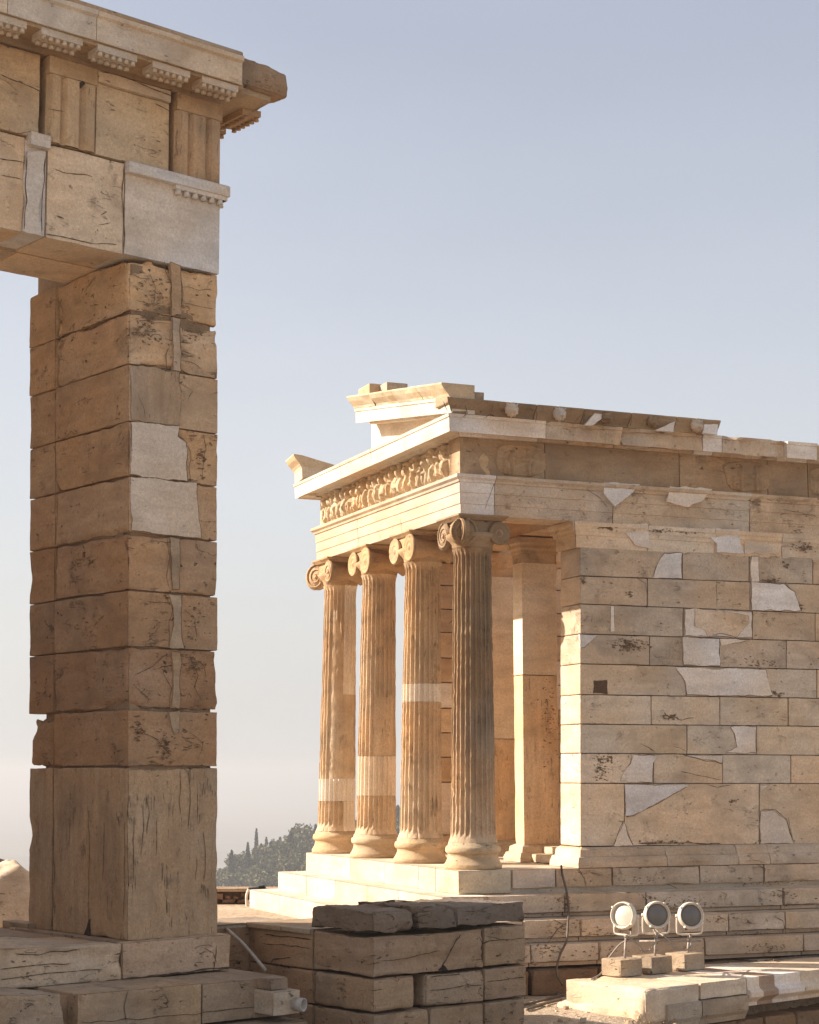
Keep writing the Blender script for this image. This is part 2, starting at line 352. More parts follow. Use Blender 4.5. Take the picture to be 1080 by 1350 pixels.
# --- north (flank) wall in courses read off the photograph
rows = [(684.5, 703.7), (720.5, 736), (759, 770.5), (796, 808.5), (835.5, 845.5), (875, 882.7), (915.5, 920.5), (954.5, 957.5), (993, 995.7), (1032.7, 1032.7), (1116, 1112)]
def ly(k, x): a, b = rows[k]; return a+(b-a)*(x-765)/315.
joints = [[765, 854, 942, 1031, 1130, 1230], [765, 900, 988, 1072, 1170, 1262], [765, 854, 989, 1095, 1190, 1262], [765, 901, 992, 1075, 1175, 1262], [765, 857, 949, 1037, 1140, 1262],
          [765, 905, 1077, 1170, 1262], [765, 859, 949.5, 1039.5, 1140, 1262], [765, 906, 998, 1100, 1200, 1262], [765, 862, 953, 1043, 1140, 1262], [765, 823.5, 1001.5, 1180, 1262]]
wall = MB(); pn = NPL()
for k, js in enumerate(joints):
    if k == 0: continue                                              # moulded course, built below
    for i in range(len(js)-1):
        x0, x1 = js[i]+(.22 if i else 0), js[i+1]-.22
        q = quad(pn, [(x0, ly(k+1, x0)-.22), (x1, ly(k+1, x1)-.22), (x1, ly(k, x1)+.22), (x0, ly(k, x0)+.22)])
        o = -U1*random.uniform(-.004, .004); q = [p+o for p in q]
        c = vary(PALE if k > 4 else DUST, .09)
        if i == 0:
            block(wall, q, U1*.5, c, r=.012, chip=.05, full=True, cell=.055, chips=.5)
        else: block(wall, q, U1*.25, c, r=.006, chip=.03, cell=.07, amp=.004)
box(wall, [W(1.72, .24, .02), W(6.1, .24, .02), W(6.1, .24, 4.05), W(1.72, .24, 4.05)], U1*.24, (.40, .29, .18, .8))
def P7(pts, c=NEW, **k): patch(wall, NF, [z7(*p) for p in pts], vary(c, .08, .1), line=.004, **k)
def P8(pts, c=NEW, **k): patch(wall, NF, [z8(*p) for p in pts], vary(c, .08, .1), line=.004, **k)
P7([(580, 561), (637, 563), (637, 644), (543, 640), (556, 600)]); P7([(860, 573), (885, 575), (885, 655), (860, 653)])
P7([(860, 657), (965, 662), (1000, 690), (1020, 750), (860, 746)]); P7([(405, 733), (417, 734), (417, 818), (405, 818)])
P7([(644, 742), (861, 752), (861, 836), (644, 830)]); P7([(675, 742), (760, 748), (850, 766), (853, 790), (812, 832), (760, 825), (720, 833), (712, 815), (676, 796)], PALE, proud=.007)
P7([(638, 834), (756, 840), (759, 928), (641, 925)]); P7([(306, 826), (360, 828), (320, 865), (306, 868)]); P7([(758, 838), (850, 842), (800, 855), (765, 860)])
P8([(452, 105), (765, 112), (780, 165), (790, 204), (491, 203), (484, 155)]); P8([(166, 150), (214, 152), (214, 197), (166, 196)], (.12, .075, .05, .8), proud=.002)
P8([(641, 311), (733, 312), (733, 404), (626, 403), (664, 384), (655, 340)])
P8([(303, 411), (388, 411), (373, 440), (373, 507), (258, 504), (270, 470), (295, 440)]); P8([(478, 411), (615, 413), (615, 438)])
P8([(276, 515), (503, 515), (450, 545), (370, 590), (303, 624), (277, 624)]); P8([(235, 730), (273, 642), (285, 690), (303, 728)])
P8([(749, 605), (790, 603), (835, 640), (855, 690), (862, 719), (749, 721)]); P8([(748, 516), (775, 516), (750, 538)])
def C7(pts, w=.011): crack(wall, NF, [z7(*p) for p in pts], w)
def C8(pts, w=.011): crack(wall, NF, [z8(*p) for p in pts], w)
C8([(503, 514), (452, 546), (370, 592), (277, 628)], .014); C8([(275, 634), (250, 680), (232, 730)]); C8([(275, 660), (292, 700), (306, 728)]); C8([(478, 410), (540, 428), (617, 443)], .014)
C8([(470, 470), (560, 490), (612, 500)]); C8([(330, 374), (360, 385), (378, 400)], .013); C8([(445, 380), (470, 390), (492, 402)]); C8([(652, 330), (664, 385), (620, 408)])
C8([(750, 600), (800, 603), (840, 640), (868, 720)]); C8([(645, 515), (600, 525), (560, 512)]); C8([(300, 405), (292, 440), (262, 492)], .012); C8([(485, 150), (492, 205)])
C7([(580, 562), (556, 600), (543, 640)]); C7([(676, 742), (674, 795), (712, 815), (720, 832)]); C7([(853, 765), (850, 790), (812, 832)]); C7([(968, 662), (1000, 690), (1022, 750)])
C7([(345, 760), (342, 800)]); C7([(748, 655), (749, 735)]); C7([(480, 640), (520, 660), (526, 700)]); pass
for p_, rx_, rz_, n_ in ((z7(470, 860), .22, .10, 90), (z8(190, 465), .10, .16, 80), (z8(280, 30), .20, .07, 70), (z8(210, 425), .18, .05, 40), (z7(925, 652), .16, .03, 40), (z7(970, 600), .06, .05, 20), (z7(315, 645), .05, .05, 20), (z7(470, 700), .06, .04, 16), (z8(650, 572), .07, .04, 14), (z8(400, 715), .4, .03, 50), (z8(780, 715), .3, .03, 30), (z8(800, 200), .12, .04, 30), (z8(430, 280), .12, .04, 30), (z7(1020, 740), .06, .04, 20), (z7(890, 925), .3, .08, 40)): pitting(wall, NF, p_, rx_, rz_, n_)
C8([(430, 270), (470, 290), (520, 280)], .014)
C8([(320, 722), (480, 716), (610, 722)], .02); C8([(845, 630), (862, 700)])
wall.build('flank_wall', STONE, temple)
# --- moulded crowning course of the wall + anta capital
mo = MB(); js = joints[0]
capprof = [(.0, 3.755), (.0, 3.90), (.022, 3.905), (.024, 3.945), (.05, 3.965), (.052, 4.0), (.075, 4.02), (.078, 4.062), (-.05, 4.062), (-.05, 3.755)]
def s_of(x, y, t=0.): return float((hit(x, y, *NPL(t))-C0)@U2)
ss = [1.5]+[s_of(x, 728) for x in js[1:]]
cap2 = [(o*.45 if o > 0 else o, z) for o, z in capprof]
for i in range(len(ss)-1):
    mould(mo, W(ss[i], 0, 0), W(ss[i+1], 0, 0), (-U1-U2 if i == 0 else -U1), -U1, cap2, vary(PALE), ero=.016 if i else .008, gap=.004)
mould(mo, W(1.5, .52, 0), W(1.5, 0, 0), -U2+U1, -U2-U1, capprof, vary(HONEY), ero=.006)
box(mo, [W(1.56, .03, 3.76), W(6.1, .03, 3.76), W(6.1, .03, 4.06), W(1.5, .03, 4.06)], U1*.45, vary(HONEY))
for pts in ([(440, 468), (525, 470), (525, 548), (485, 540), (455, 505)], [(705, 482), (820, 488), (822, 525), (834, 562), (746, 560), (744, 535)]):
    patch(mo, NF, [z7(*p) for p in pts], NEW, proud=.022)
patch(mo, NF, [z7(*p) for p in [(836, 527), (958, 534), (945, 568), (836, 563)]], PALE, proud=.02)
for p_, rx_, rz_, n_ in ((z7(570, 490), .25, .03, 40), (z7(660, 492), .25, .03, 40), (z7(1030, 545), .2, .06, 70), (z7(390, 480), .15, .04, 40)): pitting(mo, Face2D(W(0, -.026, 0), U2, -U1), p_, rx_, rz_, n_)
mo.build('wall_crown', STONE, temple)
# --- base moulding (toichobate)
tb = MB(); bprof = [(.11, .0), (.11, .05), (.088, .118), (.062, .124), (.05, .20), (.01, .232), (-.05, .232), (-.05, .0)]
bs_ = [1.53]+[s_of(*z8(*p)) for p in ((408, 760), (655, 758), (765, 755), (1040, 752), (1330, 750))]+[6.1]
for i in range(len(bs_)-1): mould(tb, W(bs_[i], 0, 0), W(bs_[i+1], 0, 0), (-U1-U2 if i == 0 else -U1), -U1, bprof, vary(DUST), ero=.016)
mould(tb, W(1.53, .52, 0), W(1.53, 0, 0), -U2+U1, -U2-U1, bprof, vary(CREAM), ero=.012)
box(tb, [W(1.5, .03, .0), W(6.1, .03, .0), W(6.1, .03, .23), W(1.5, .03, .23)], U1*.45, HONEY)
tb.build('base_moulding', STONE, temple)
# --- inner walls: south flank, cella back wall
inn = MB(); zr = [.235, .967, 1.315, 1.655, 2.0, 2.36, 2.71, 3.07, 3.4, 3.74, 4.06]
for k in range(10):
    s = 1.53; first = True
    while s < 6.0:
        L = random.uniform(.75, 1.15)*(1.5 if k == 0 else 1)*(.6 if first and k % 2 else 1); e = min(s+L, 6.1)
        cc = vary(NEW if (k == 0 and random.random() < .5) or random.random() < .08 else HONEY, .12)
        q = [W(s+.004, 4.36, zr[k]+.003), W(e-.004, 4.36, zr[k]+.003), W(e-.004, 4.36, zr[k+1]-.003), W(s+.004, 4.36, zr[k+1]-.003)]
        block(inn, q, U1*(.52 if first else .28), cc, r=.012, chip=.05, cell=.08, full=first, chips=.3); s = e; first = False
    t = .5
    while t < 4.3:
        e = min(t+random.uniform(.7, 1.1), 4.36)
        q = [W(5.5, t+.004, zr[k]+.003), W(5.5, e-.004, zr[k]+.003), W(5.5, e-.004, zr[k+1]-.003), W(5.5, t+.004, zr[k+1]-.003)]
        block(inn, [q[1], q[0], q[3], q[2]], U2*.3, vary(HONEY), r=.01, cell=.12); t = e
box(inn, [W(1.53, 4.5, 0), W(6.1, 4.5, 0), W(6.1, 4.5, 4.06), W(1.53, 4.5, 4.06)], U1*.38, HONEY)
box(inn, [W(1.53, 4.3, 0), W(6.1, 4.3, 0), W(6.1, 4.3, .232), W(1.53, 4.3, .232)], U1*.25, vary(HONEY))
SF = Face2D(W(0, 4.36, 0), U2, -U1)
for pts in ([(2.1, 1.0), (2.2, 1.6), (2.6, 1.9)], [(2.3, 2.4), (2.55, 2.7), (2.5, 3.0)], [(3.2, .3), (3.4, .7), (3.1, .95)], [(1.8, 3.2), (2.2, 3.5)], [(3.6, 2.0), (3.9, 2.6)]): crack(inn, SF, pts, .014, raw=True)
for k, (a, b) in enumerate(((1.9, 2.5), (2.4, 3.0), (2.9, 3.3), (2.2, 2.6), (3.3, 3.9))): crack(inn, SF, [(a, zr[k+3]), (b, zr[k+3])], .03, raw=True)
inn.build('inner_wall', STONE, temple)
# --- pillars between the antae
def anta_pillar(t0, t1, split):
    zt = 3.74
    sd = s_of(737, 1000, t0)-1.53
    lo = MB(); PF = Face2D(W(0, t0, 0), U2, -U1); pitting(lo, PF, (1.53+sd*.72, split-.6), .10, .6, 90, .016, (.30, .17, .08, .9), raw=True); block(lo, [W(1.53, t1, .2), W(1.53, t0, .2), W(1.53, t0, split-.003), W(1.53, t1, split-.003)], U2*sd, (.76, .57, .375, .75), r=.018, chip=.05, cell=.05, full=True, vdir=1., chips=.25)
    ob = lo.build('porch_pillar', STONE, temple)
    up = MB(); box(up, [W(1.535, t1, split+.003), W(1.535, t0, split+.003), W(1.535, t0, zt), W(1.535, t1, zt)], U2*(sd-.01), (.84, .745, .61, .08)); up.build('restored_upper_half', STONE, ob)
    cp = MB(); pr = [(0, 3.742), (.0, 3.86), (.015, 3.865), (.018, 3.90), (.045, 3.925), (.048, 3.965), (.075, 3.99), (.08, 4.06), (-.02, 4.06), (-.02, 3.742)]
    cs = [W(1.53, t1, 0), W(1.53, t0, 0), W(1.53+sd, t0, 0), W(1.53+sd, t1, 0)]; os_ = [-U2+U1, -U2-U1, U2-U1, U2+U1]
    for i in range(4): mould(cp, cs[i], cs[(i+1) % 4], os_[i], os_[(i+1) % 4], pr, vary(HONEY), ero=.022 if i == 1 else .008, gap=.0)
    box(cp, [W(1.55, t1-.02, 3.745), W(1.55, t0+.02, 3.745), W(1.55, t0+.02, 4.05), W(1.55, t1-.02, 4.05)], U2*(sd-.04), HONEY)
    cp.build('capital', STONE, ob)
    ba = MB(); pr = [(.11, 0), (.11, .05), (.085, .11), (.06, .115), (.05, .18), (0, .21), (-.03, .21), (-.03, 0)]
    for i in range(4): mould(ba, cs[i], cs[(i+1) % 4], os_[i], os_[(i+1) % 4], pr, vary(CREAM), ero=.02, gap=.0)
    ba.build('base', STONE, ob)
    return ob
anta_pillar(1.508, 1.765, 2.32); anta_pillar(3.10, 3.36, 1.55)
sill = MB(); block(sill, [W(1.58, 1.5, 0), W(1.58, .5, 0), W(1.58, .5, .10), W(1.58, 1.5, .10)], U2*.3, CREAM, r=.02, chip=.05); block(sill, [W(1.75, 1.45, .1), W(1.75, .55, .1), W(1.75, .55, .19), W(1.75, 1.45, .19)], U2*.2, CREAM, r=.02, chip=.05)
sill.build('door_sill', STONE, temple)
# --- steps and floor
st = MB(); tops = [0, -.268, -.525, -.78]; bots = [-.268, -.525, -.78, -1.03]; se = [-.1, -.42, -.73, -.90]; tn = [-.1, -.38, -.62, -.74]; ts_ = [5.02, 5.27, 5.6, 5.75]
edge = [[-.1, .55, 1.05, 2.1, 3.3, 5.02], [-.38, .9, 1.9, 3.0, 4.1, 5.27], [-.62, .6, 1.7, 2.9, 4.3, 5.6], [-.74, .8, 2.2, 3.8, 5.75]]
for k in range(4):
    e = edge[k]
    for i in range(len(e)-1):
        cc = vary((.57, .51, .43, .2) if not (k == 0 and i == 0) else CREAM, .05)
        q = [W(se[k], e[i+1]-.002, bots[k]), W(se[k], e[i]+.002, bots[k]), W(se[k], e[i]+.002, tops[k]), W(se[k], e[i+1]-.002, tops[k])]
        block(st, q, U2*(.66 if (k == 0 and i == 0) else .55), cc, r=.012 if (k or i) else .02, chip=.02 if (k or i) else .07, cell=.1 if (k or i) else .05, amp=.002, full=(k == 0 and i == 0), chips=.5)
nj = [[(668, 1160), (733, 1160), (808, 1160), (923, 1158), (1008, 1158), (1120, 1157), (1260, 1157)], [(640, 1190), (745, 1190), (852, 1190), (1033, 1188), (1170, 1188), (1275, 1188)],
      [(690, 1222), (766, 1222), (880, 1220), (961, 1220), (1036, 1218), (1150, 1218), (1285, 1218)], [(700, 1250), (790, 1250), (930, 1250), (1060, 1248), (1190, 1247), (1290, 1247)]]
s0 = [.57, -.42+.55, -.73+.55, -.9+.55]
for k in range(4):
    sv = [s0[k]]+[s_of(x, y, tn[k]) for x, y in nj[k]]
    sv = [v for i, v in enumerate(sv) if i == 0 or v > sv[0]+.15]
    for i in range(len(sv)-1):
        cc = vary((.62, .555, .49, .15) if (k == 0 and i == 0) else DUST, .1)
        a, b = sv[i]+.003, sv[i+1]-.003
        zt, zb = tops[k], bots[k]
        block(st, [W(a, tn[k], zb+.05), W(b, tn[k], zb+.05), W(b, tn[k], zt-.002), W(a, tn[k], zt-.002)], U1*.5, cc, r=.014, chip=.06 if i or k else .01, cell=.06, amp=.008, chips=.3)
        block(st, [W(a, tn[k]+.055, zb), W(b, tn[k]+.055, zb), W(b, tn[k]+.055, zb+.048), W(a, tn[k]+.055, zb+.048)], U1*.45, vary(DUST), r=.008, chip=.02, cell=.1)
for i in range(9):                                                   # rough footing below the north steps
    a = -.4+i*.85; block(st, [W(a, -.80, -1.34), W(a+.84, -.80, -1.34), W(a+.84, -.80, -1.04), W(a, -.80, -1.04)], U1*.5, vary((.20, .13, .08, 1.)), r=.04, chip=.09, cell=.05, amp=.03, chips=.1)
box(st, [W(-.05, -.05, -1.3), W(6.1, -.05, -1.3), W(6.1, -.05, -.006), W(-.05, -.05, -.006)], U1*5.0, (.60, .52, .42, .3))
for k in range(4):
    fcE = Face2D(W(se[k], 0, 0), U1, -U2); fcN = Face2D(W(0, tn[k], 0), U2, -U1)
    for pts in {0: [[z8(112, 810), (770.5, 1158), z8(140, 878)], [z8(738, 795), z8(765, 810), z8(758, 870)], [z8(420, 860), z8(460, 878)]], 1: [[z8(330, 895), z8(350, 915), z8(352, 955)], [z8(610, 890), z8(630, 900), z8(620, 920)], [z8(800, 882), z8(832, 890), z8(830, 945)]],
                2: [[z8(800, 975), z8(825, 990), z8(842, 1045)], [z8(600, 978), z8(632, 990)], [z8(20, 985), z8(60, 1000), z8(8, 1060)]], 3: [[z8(40, 1080), z8(60, 1100)]]}[k]:
        crack(st, fcN, pts, .014)
for k, lst in enumerate(([(770, 1150, .2, .03, 24), (850, 1160, .3, .05, 40), (1000, 1165, .5, .04, 50)], [(745, 1190, .2, .12, 90), (900, 1192, .35, .10, 90), (860, 1184, .2, .04, 30), (1030, 1180, .3, .05, 50)], [(740, 1225, .25, .1, 70), (800, 1228, .4, .06, 60), (950, 1212, .2, .05, 40), (990, 1232, .4, .05, 50)], [(720, 1250, .3, .1, 80), (800, 1255, .4, .06, 60), (1010, 1250, .4, .06, 50)])):
    for x, y, rx_, rz_, n_ in lst: pitting(st, Face2D(W(0, tn[k], 0), U2, -U1), (x, y), rx_, rz_, int(n_*.8), .015)
st.build('stepped_base', STONE, temple)
# --- architrave, frieze, cornice
ar = MB(); aprof = [(-.25, 4.067), (0, 4.067), (0, 4.192), (.009, 4.197), (.009, 4.322), (.018, 4.327), (.018, 4.445), (.034, 4.45), (.04, 4.475), (.07, 4.50), (.072, 4.535), (-.25, 4.535)]
tj = [4.905, 3.28, 1.79, -.0]
for i in range(3): mould(ar, W(0, tj[i], 0), W(0, tj[i+1], 0), -U2+(U1 if i == 0 else 0), -U2-(U1 if i == 2 else 0), aprof, vary((.57, .475, .375, .3), .05), ero=.004)
sj = [0, .43]+[s_of(x, y) for x, y in (z7(412, 430), z7(855, 430), z7(1200, 440), z7(1560, 460))]
for i in range(len(sj)-1):
    mould(ar, W(sj[i], 0, 0), W(sj[i+1], 0, 0), -U1-(U2 if i == 0 else 0), -U1, aprof, vary(NEW if i == 0 else DUST, .06), ero=.004 if i == 0 else .014)
box(ar, [W(.2, .2, 4.075), W(.2, 4.7, 4.075), W(.2, 4.7, 4.53), W(.2, .2, 4.53)], U2*.3, HONEY)
box(ar, [W(.5, .2, 4.075), W(6.1, .2, 4.075), W(6.1, .2, 4.53), W(.5, .2, 4.53)], U1*.3, HONEY)
box(ar, [W(1.5, .5, 4.08), W(1.5, 4.6, 4.08), W(1.5, 4.6, 4.53), W(1.5, .5, 4.53)], U2*.5, vary(HONEY))
box(ar, [W(.5, 4.4, 4.07), W(6.1, 4.4, 4.07), W(6.1, 4.4, 4.53), W(.5, 4.4, 4.53)], U1*.48, HONEY)
for pts, c in (([(375, 335), (493, 340), (470, 370), (412, 412), (380, 375)], NEW), ([(590, 348), (725, 356), (690, 398), (650, 414), (578, 400)], NEW)): patch(ar, NF, [z7(*p) for p in pts], c, proud=.05)
for pts in ([(36, 310), (20, 360), (0, 420)], [(412, 410), (413, 455)], [(300, 335), (370, 385), (395, 415)], [(960, 420), (1060, 440), (1080, 452)]): crack(ar, Face2D(W(0, -.028, 0), U2, -U1), [z7(*p) for p in pts], .012)
for tt, ww in ():
    f_ = Face2D(W(-.026, 0, 0), U1, -U2); patch(ar, f_, [(tt-ww, 4.44), (tt+ww*random.uniform(.5, 1.1), 4.44), (tt+ww*.7, 4.30), (tt+ww*random.uniform(-.1, .5), 4.08), (tt-ww*random.uniform(.2, .8), 4.08), (tt-ww*.8, 4.25)], (.66, .59, .48, .1), proud=.004, raw=True, jit=.02)
ar.build('architrave', STONE, temple)
fr = MB()
def fx(x, y): return s_of(x, y)
fj = [0]+[s_of(*z7(x, 260)) for x in (195, 630, 915, 1045, 1300, 1560)]
for i in range(len(fj)-1): block(fr, [W(fj[i]+.002, .02, 4.537), W(fj[i+1]-.002, .02, 4.537), W(fj[i+1]-.002, .02, 4.985), W(fj[i]+.002, .02, 4.985)], U1*.3, vary((.42, .31, .205, .6)), r=.006, chip=.01, cell=.08, amp=.003)
block(fr, [W(.02, .36, 4.537), W(.02, .02, 4.537), W(.02, .02, 4.985), W(.02, .36, 4.985)], U2*.4, (.58, .46, .31, .5), r=.006, chip=.01, full=True)
box(fr, [W(.05, .3, 4.537), W(.05, 4.89, 4.537), W(.05, 4.89, 4.98), W(.05, .3, 4.98)], U2*.4, HONEY)
box(fr, [W(.4, 4.5, 4.537), W(6.1, 4.5, 4.537), W(6.1, 4.5, 4.98), W(.4, 4.5, 4.98)], U1*.38, HONEY)
frz = fr.build('frieze', STONE, temple)
def relief(name, org, ux, n, Wd, H, figs, col, dep=.075, res=.012, mask=None):
    nx, nz = int(Wd/res)+1, int(H/res)+1; X, Zz = np.meshgrid(np.linspace(0, Wd, nx), np.linspace(0, H, nz), indexing='ij'); h = np.zeros_like(X)
    for (cx, hh, lean, w, kind) in figs:
        def lump(x, z, rx, rz, d):
            nonlocal h
            e = 1-((X-x)/rx)**2-((Zz-z)/rz)**2; h = np.maximum(h, d*np.sqrt(np.clip(e, 0, 1)))
        lump(cx+lean*.9, hh*.92, .034, .042, .062); lump(cx+lean*.55, hh*.68, w*.62, hh*.20, .072); lump(cx+lean*.2-.03, hh*.3, w*.36, hh*.36, .062); lump(cx+lean*.2+.03, hh*.28, w*.34, hh*.33, .056)
        if kind > .4: lump(cx+lean*.5+w*.8*(1 if kind > .7 else -1), hh*.62, w*.6, .03, .05)
        if kind > .8: lump(cx-w*.8, hh*.35, w*.4, hh*.34, .045)
    Pn = np.stack([X.ravel(), Zz.ravel(), h.ravel()], 1)
    fold = np.abs(vn(Pn*A3(42, 7, 0)+A3(0, 0, 3.1), 3)).reshape(X.shape); rough = fbm(Pn*A3(22, 22, 0), 8, 3).reshape(X.shape)
    h = np.where(h > .004, h-.034*fold*(h > .02)+.010*rough, .006*rough); h = np.clip(h, 0, 1)/.075*dep
    if mask is not None: h = np.where(mask(X, Zz), h+.002, -.03)
    P = org+X.ravel()[:, None]*ux+Zz.ravel()[:, None]*ZV+h.ravel()[:, None]*n
    id_ = np.arange(nx*nz).reshape(nx, nz); F = list(zip(id_[:-1, :-1].ravel(), id_[1:, :-1].ravel(), id_[1:, 1:].ravel(), id_[:-1, 1:].ravel()))
    mb = MB(); mb.add(P, F, col, smooth=True); return mb.build(name, STONE, frz)
figs = []; x = .10
while x < 4.25:
    figs.append((x, random.uniform(.42, .47), random.uniform(-.09, .09), random.uniform(.06, .08), random.random()))
    x += random.uniform(.17, .22)
relief('carved_figures', W(.045, .40, 4.545), U1, -U2, 4.48, .42, figs, (.64, .52, .36, .5), dep=.12)
def blobmask(cx, cz, rx, rz, sd):
    def f(X, Z):
        P = np.stack([X.ravel()*7, Z.ravel()*7, np.full(X.size, sd)], 1); return ((X-cx)/rx)**4+((Z-cz)/rz)**4+.35*vn(P, 4).reshape(X.shape) < 1
    return f
for (xa, xb, ya, yb, sd) in ((28, 198, 232, 318, 1.), (772, 928, 258, 338, 2.), (1048, 1150, 300, 380, 3.)):
    s1, s2 = s_of(*z7(xa, ya)), s_of(*z7(xb, ya)); wd = s2-s1; zc = .40
    relief('carved_figures', W(s1, .012, 4.56), U2, -U1, wd, zc, [(wd*.3, .3, .05, .08, .9), (wd*.72, .33, -.05, .09, .5)], (.44, .31, .19, .9), dep=.055, mask=blobmask(wd/2, zc/2, wd*.47, zc*.47, sd))
# cornice
co = MB(); gp = [(-.1, 4.985), (.03, 4.985), (.035, 5.02), (.06, 5.03), (.24, 5.0), (.245, 4.985), (.25, 5.15), (.262, 5.155), (.27, 5.19), (-.1, 5.19)]
te = [5.13, 4.4, 3.3, 2.2, 1.1, 0.]
WHITE = (.68, .62, .53, .1)
for i in range(5): mould(co, W(0, te[i] if i else 4.905, 0), W(0, te[i+1], 0), -U2+(U1 if i == 0 else 0), -U2-(U1 if i == 4 else 0), gp, vary(WHITE, .04), ero=.004)
cs = [0]+[s_of(*z7(x, y)) for x, y in ((165, 165), (410, 185), (668, 200), (730, 210), (938, 225))]
for i in range(5):
    mould(co, W(cs[i], 0, 0), W(cs[i+1], 0, 0), -U1-(U2 if i == 0 else 0), -U1, gp if i != 3 else gp, vary([NEW, DUST, DUST, NEW, DUST][i], .05), ero=[.003, .075, .085, .003, .10][i], step=.06)
c6 = s_of(*z7(1035, 230))
mould(co, W(cs[5], 0, 0), W(c6, 0, 0), -U1, -U1, gp, NEW, ero=.003); mould(co, W(c6, 0, 0), W(6.1, 0, 0), -U1, -U1, gp, DUST, ero=.09, step=.06)
box(co, [W(.1, .1, 5.0), W(6.1, .1, 5.0), W(6.1, .1, 5.17), W(.1, .1, 5.17)], U1*.5, HONEY); box(co, [W(.1, .1, 5.0), W(.1, 4.8, 5.0), W(.1, 4.8, 5.17), W(.1, .1, 5.17)], U2*.5, HONEY)
box(co, [W(.3, .3, 4.56), W(1.5, .3, 4.56), W(1.5, .3, 4.68), W(.3, .3, 4.68)], U1*4.2, vary(HONEY))
for pts in ([(520, 207), (650, 222)], ): pass
corn = co.build('cornice', STONE, temple)
# flank gutter (sima) with lion heads
sm_ = MB(); sp = [(.12, 5.192), (.275, 5.192), (.285, 5.215), (.30, 5.235), (.345, 5.29), (.375, 5.335), (.378, 5.352), (.30, 5.352), (.12, 5.30)]
sv = [0]+[s_of(*z7(x, y), t=-.33) for x, y in ((162, 110), (315, 125), (468, 135), (615, 150), (757, 165))]
for i in range(5): mould(sm_, W(sv[i], 0, 0), W(sv[i+1], 0, 0), -U1-(U2*.9 if i == 0 else 0), -U1, sp, vary((.33, .24, .155, .9) if i < 4 else (.42, .31, .2, .8), .12), ero=.012, step=.06)
fcS = Face2D(W(0, -.335, 0), U2, -U1)
for pts in ([(583, 529), (590, 545)], [(612, 534), (615, 545), (608, 552)], [(648, 533), (646, 545), (637, 552)], [z7(160, 95), z7(163, 110), z7(158, 140)], [z7(318, 108), z7(312, 130), z7(310, 150)], [z7(285, 138), z7(310, 112)], [z7(470, 122), z7(462, 160)]): crack(sm_, fcS, pts, .016, proud=.03)
for pts in ([(352, 112), (392, 116), (345, 150), (318, 150)], [(545, 165), (612, 135), (608, 170)], [(702, 172), (706, 145), (750, 147), (748, 180)]): patch(sm_, fcS, [z7(*p) for p in pts], NEW, proud=.02)
sima = sm_.build('gutter', STONE, temple)
def lion(s, broken):
    mb = MB(); th = np.linspace(0, math.pi, 13); ph = np.linspace(0, 2*math.pi, 24, endpoint=False); V = []
    for a in th:
        for b in ph:
            d = A3(math.sin(a)*math.cos(b), math.cos(a), math.sin(a)*math.sin(b))     # y = towards viewer
            x, y, z = d; r = 1.0
            muz = math.exp(-((x/.42)**2+((z+.22)/.34)**2))*max(0, y); eye = math.exp(-(((abs(x)-.36)/.15)**2+((z-.2)/.12)**2))*max(0, y)
            brow = math.exp(-(((abs(x)-.35)/.28)**2+((z-.40)/.10)**2))*max(0, y); mouth = math.exp(-((x/.28)**2+((z+.52)/.09)**2))*max(0, y); ear = math.exp(-(((abs(x)-.72)/.16)**2+((z-.66)/.16)**2))
            mane = .10*math.sin(11*math.atan2(z, x))*(math.hypot(x, z) > .72)
            r += .62*muz-.5*eye+.2*brow-.7*mouth+.35*ear+1.4*mane
            if broken: r += .25*vn(A3(*d)[None]*3+s, 5)[0]-.15
            V.append(A3(x*r, y*r*.62, z*r))
    V = np.array(V)*.086; n = 24; F = [(i*n+j, i*n+(j+1) % n, (i+1)*n+(j+1) % n, (i+1)*n+j) for i in range(12) for j in range(n)]
    c = W(s, -.345, 5.272); mb.add(c+V[:, :1]*U2+V[:, 1:2]*-U1+V[:, 2:]*ZV, F, (.62, .54, .46, .4) if not broken else (.3, .22, .15, .9), smooth=True)
    mb.build('lion_head', STONE, sima)
for x, y, b in ((88, 107, 0), (243, 121, 0), (395, 134, 1), (545, 147, 1), (688, 157, 0)): lion(s_of(*z7(x, y), t=-.37), b)
# pediment: tympanum slab, raking cornice with its gutter, south corner piece
def ep(x, y, s): P = hit(x, y, *EPL(s))-C0; return float(P@U1), float(P[2])
tA, zA = ep(469, 559, -.25)
rk_n = (-.02, 5.19); ta = 2.45; zrise = max(.45, zA-5.19)
pd = MB(); tl = ep(487, 580, .02)[0]
q = [W(.05, tl, 5.19), W(.05, .25, 5.19), W(.05, .25, 5.24), W(.05, tl, 5.19+zrise*(tl/ta)*1.0+.03)]
box(pd, q, U2*.25, (.70, .65, .57, .06)); pd.build('tympanum', STONE, temple)
def raking(name, t0, z0, t1, z1, mat, pieces, withsima, colr, capdep=0.):
    mb = MB(); g1 = [(-.05, .0), (.05, .0), (.06, .03), (.235, .015), (.24, .0), (.245, .145), (.26, .15), (.265, .185), (-.05, .185)]; g2 = [(-.05, .187), (.27, .187), (.285, .215), (.34, .275), (.372, .325), (.372, .343), (-.05, .343)]
    for i in range(pieces):
        a, b = i/pieces, (i+1)/pieces; A = W(0, t0+(t1-t0)*a, z0+(z1-z0)*a); B = W(0, t0+(t1-t0)*b, z0+(z1-z0)*b)
        mould(mb, A, B, -U2, -U2, g1, vary(colr, .03, .03), ero=.004, gap=.001)
        if withsima: mould(mb, A, B, -U2-(U1*0 if i else 0), -U2, g2, vary(CREAM, .08), ero=.014, step=.07, gap=.005)
    return mb.build(name, STONE, temple)
raking('raking_cornice', -.30, 5.19, tA+.02, 5.19+zrise+.0, STONE, 4, True, WHITE)
stp = MB(); dz_s = .30*zrise/(tA+.3)
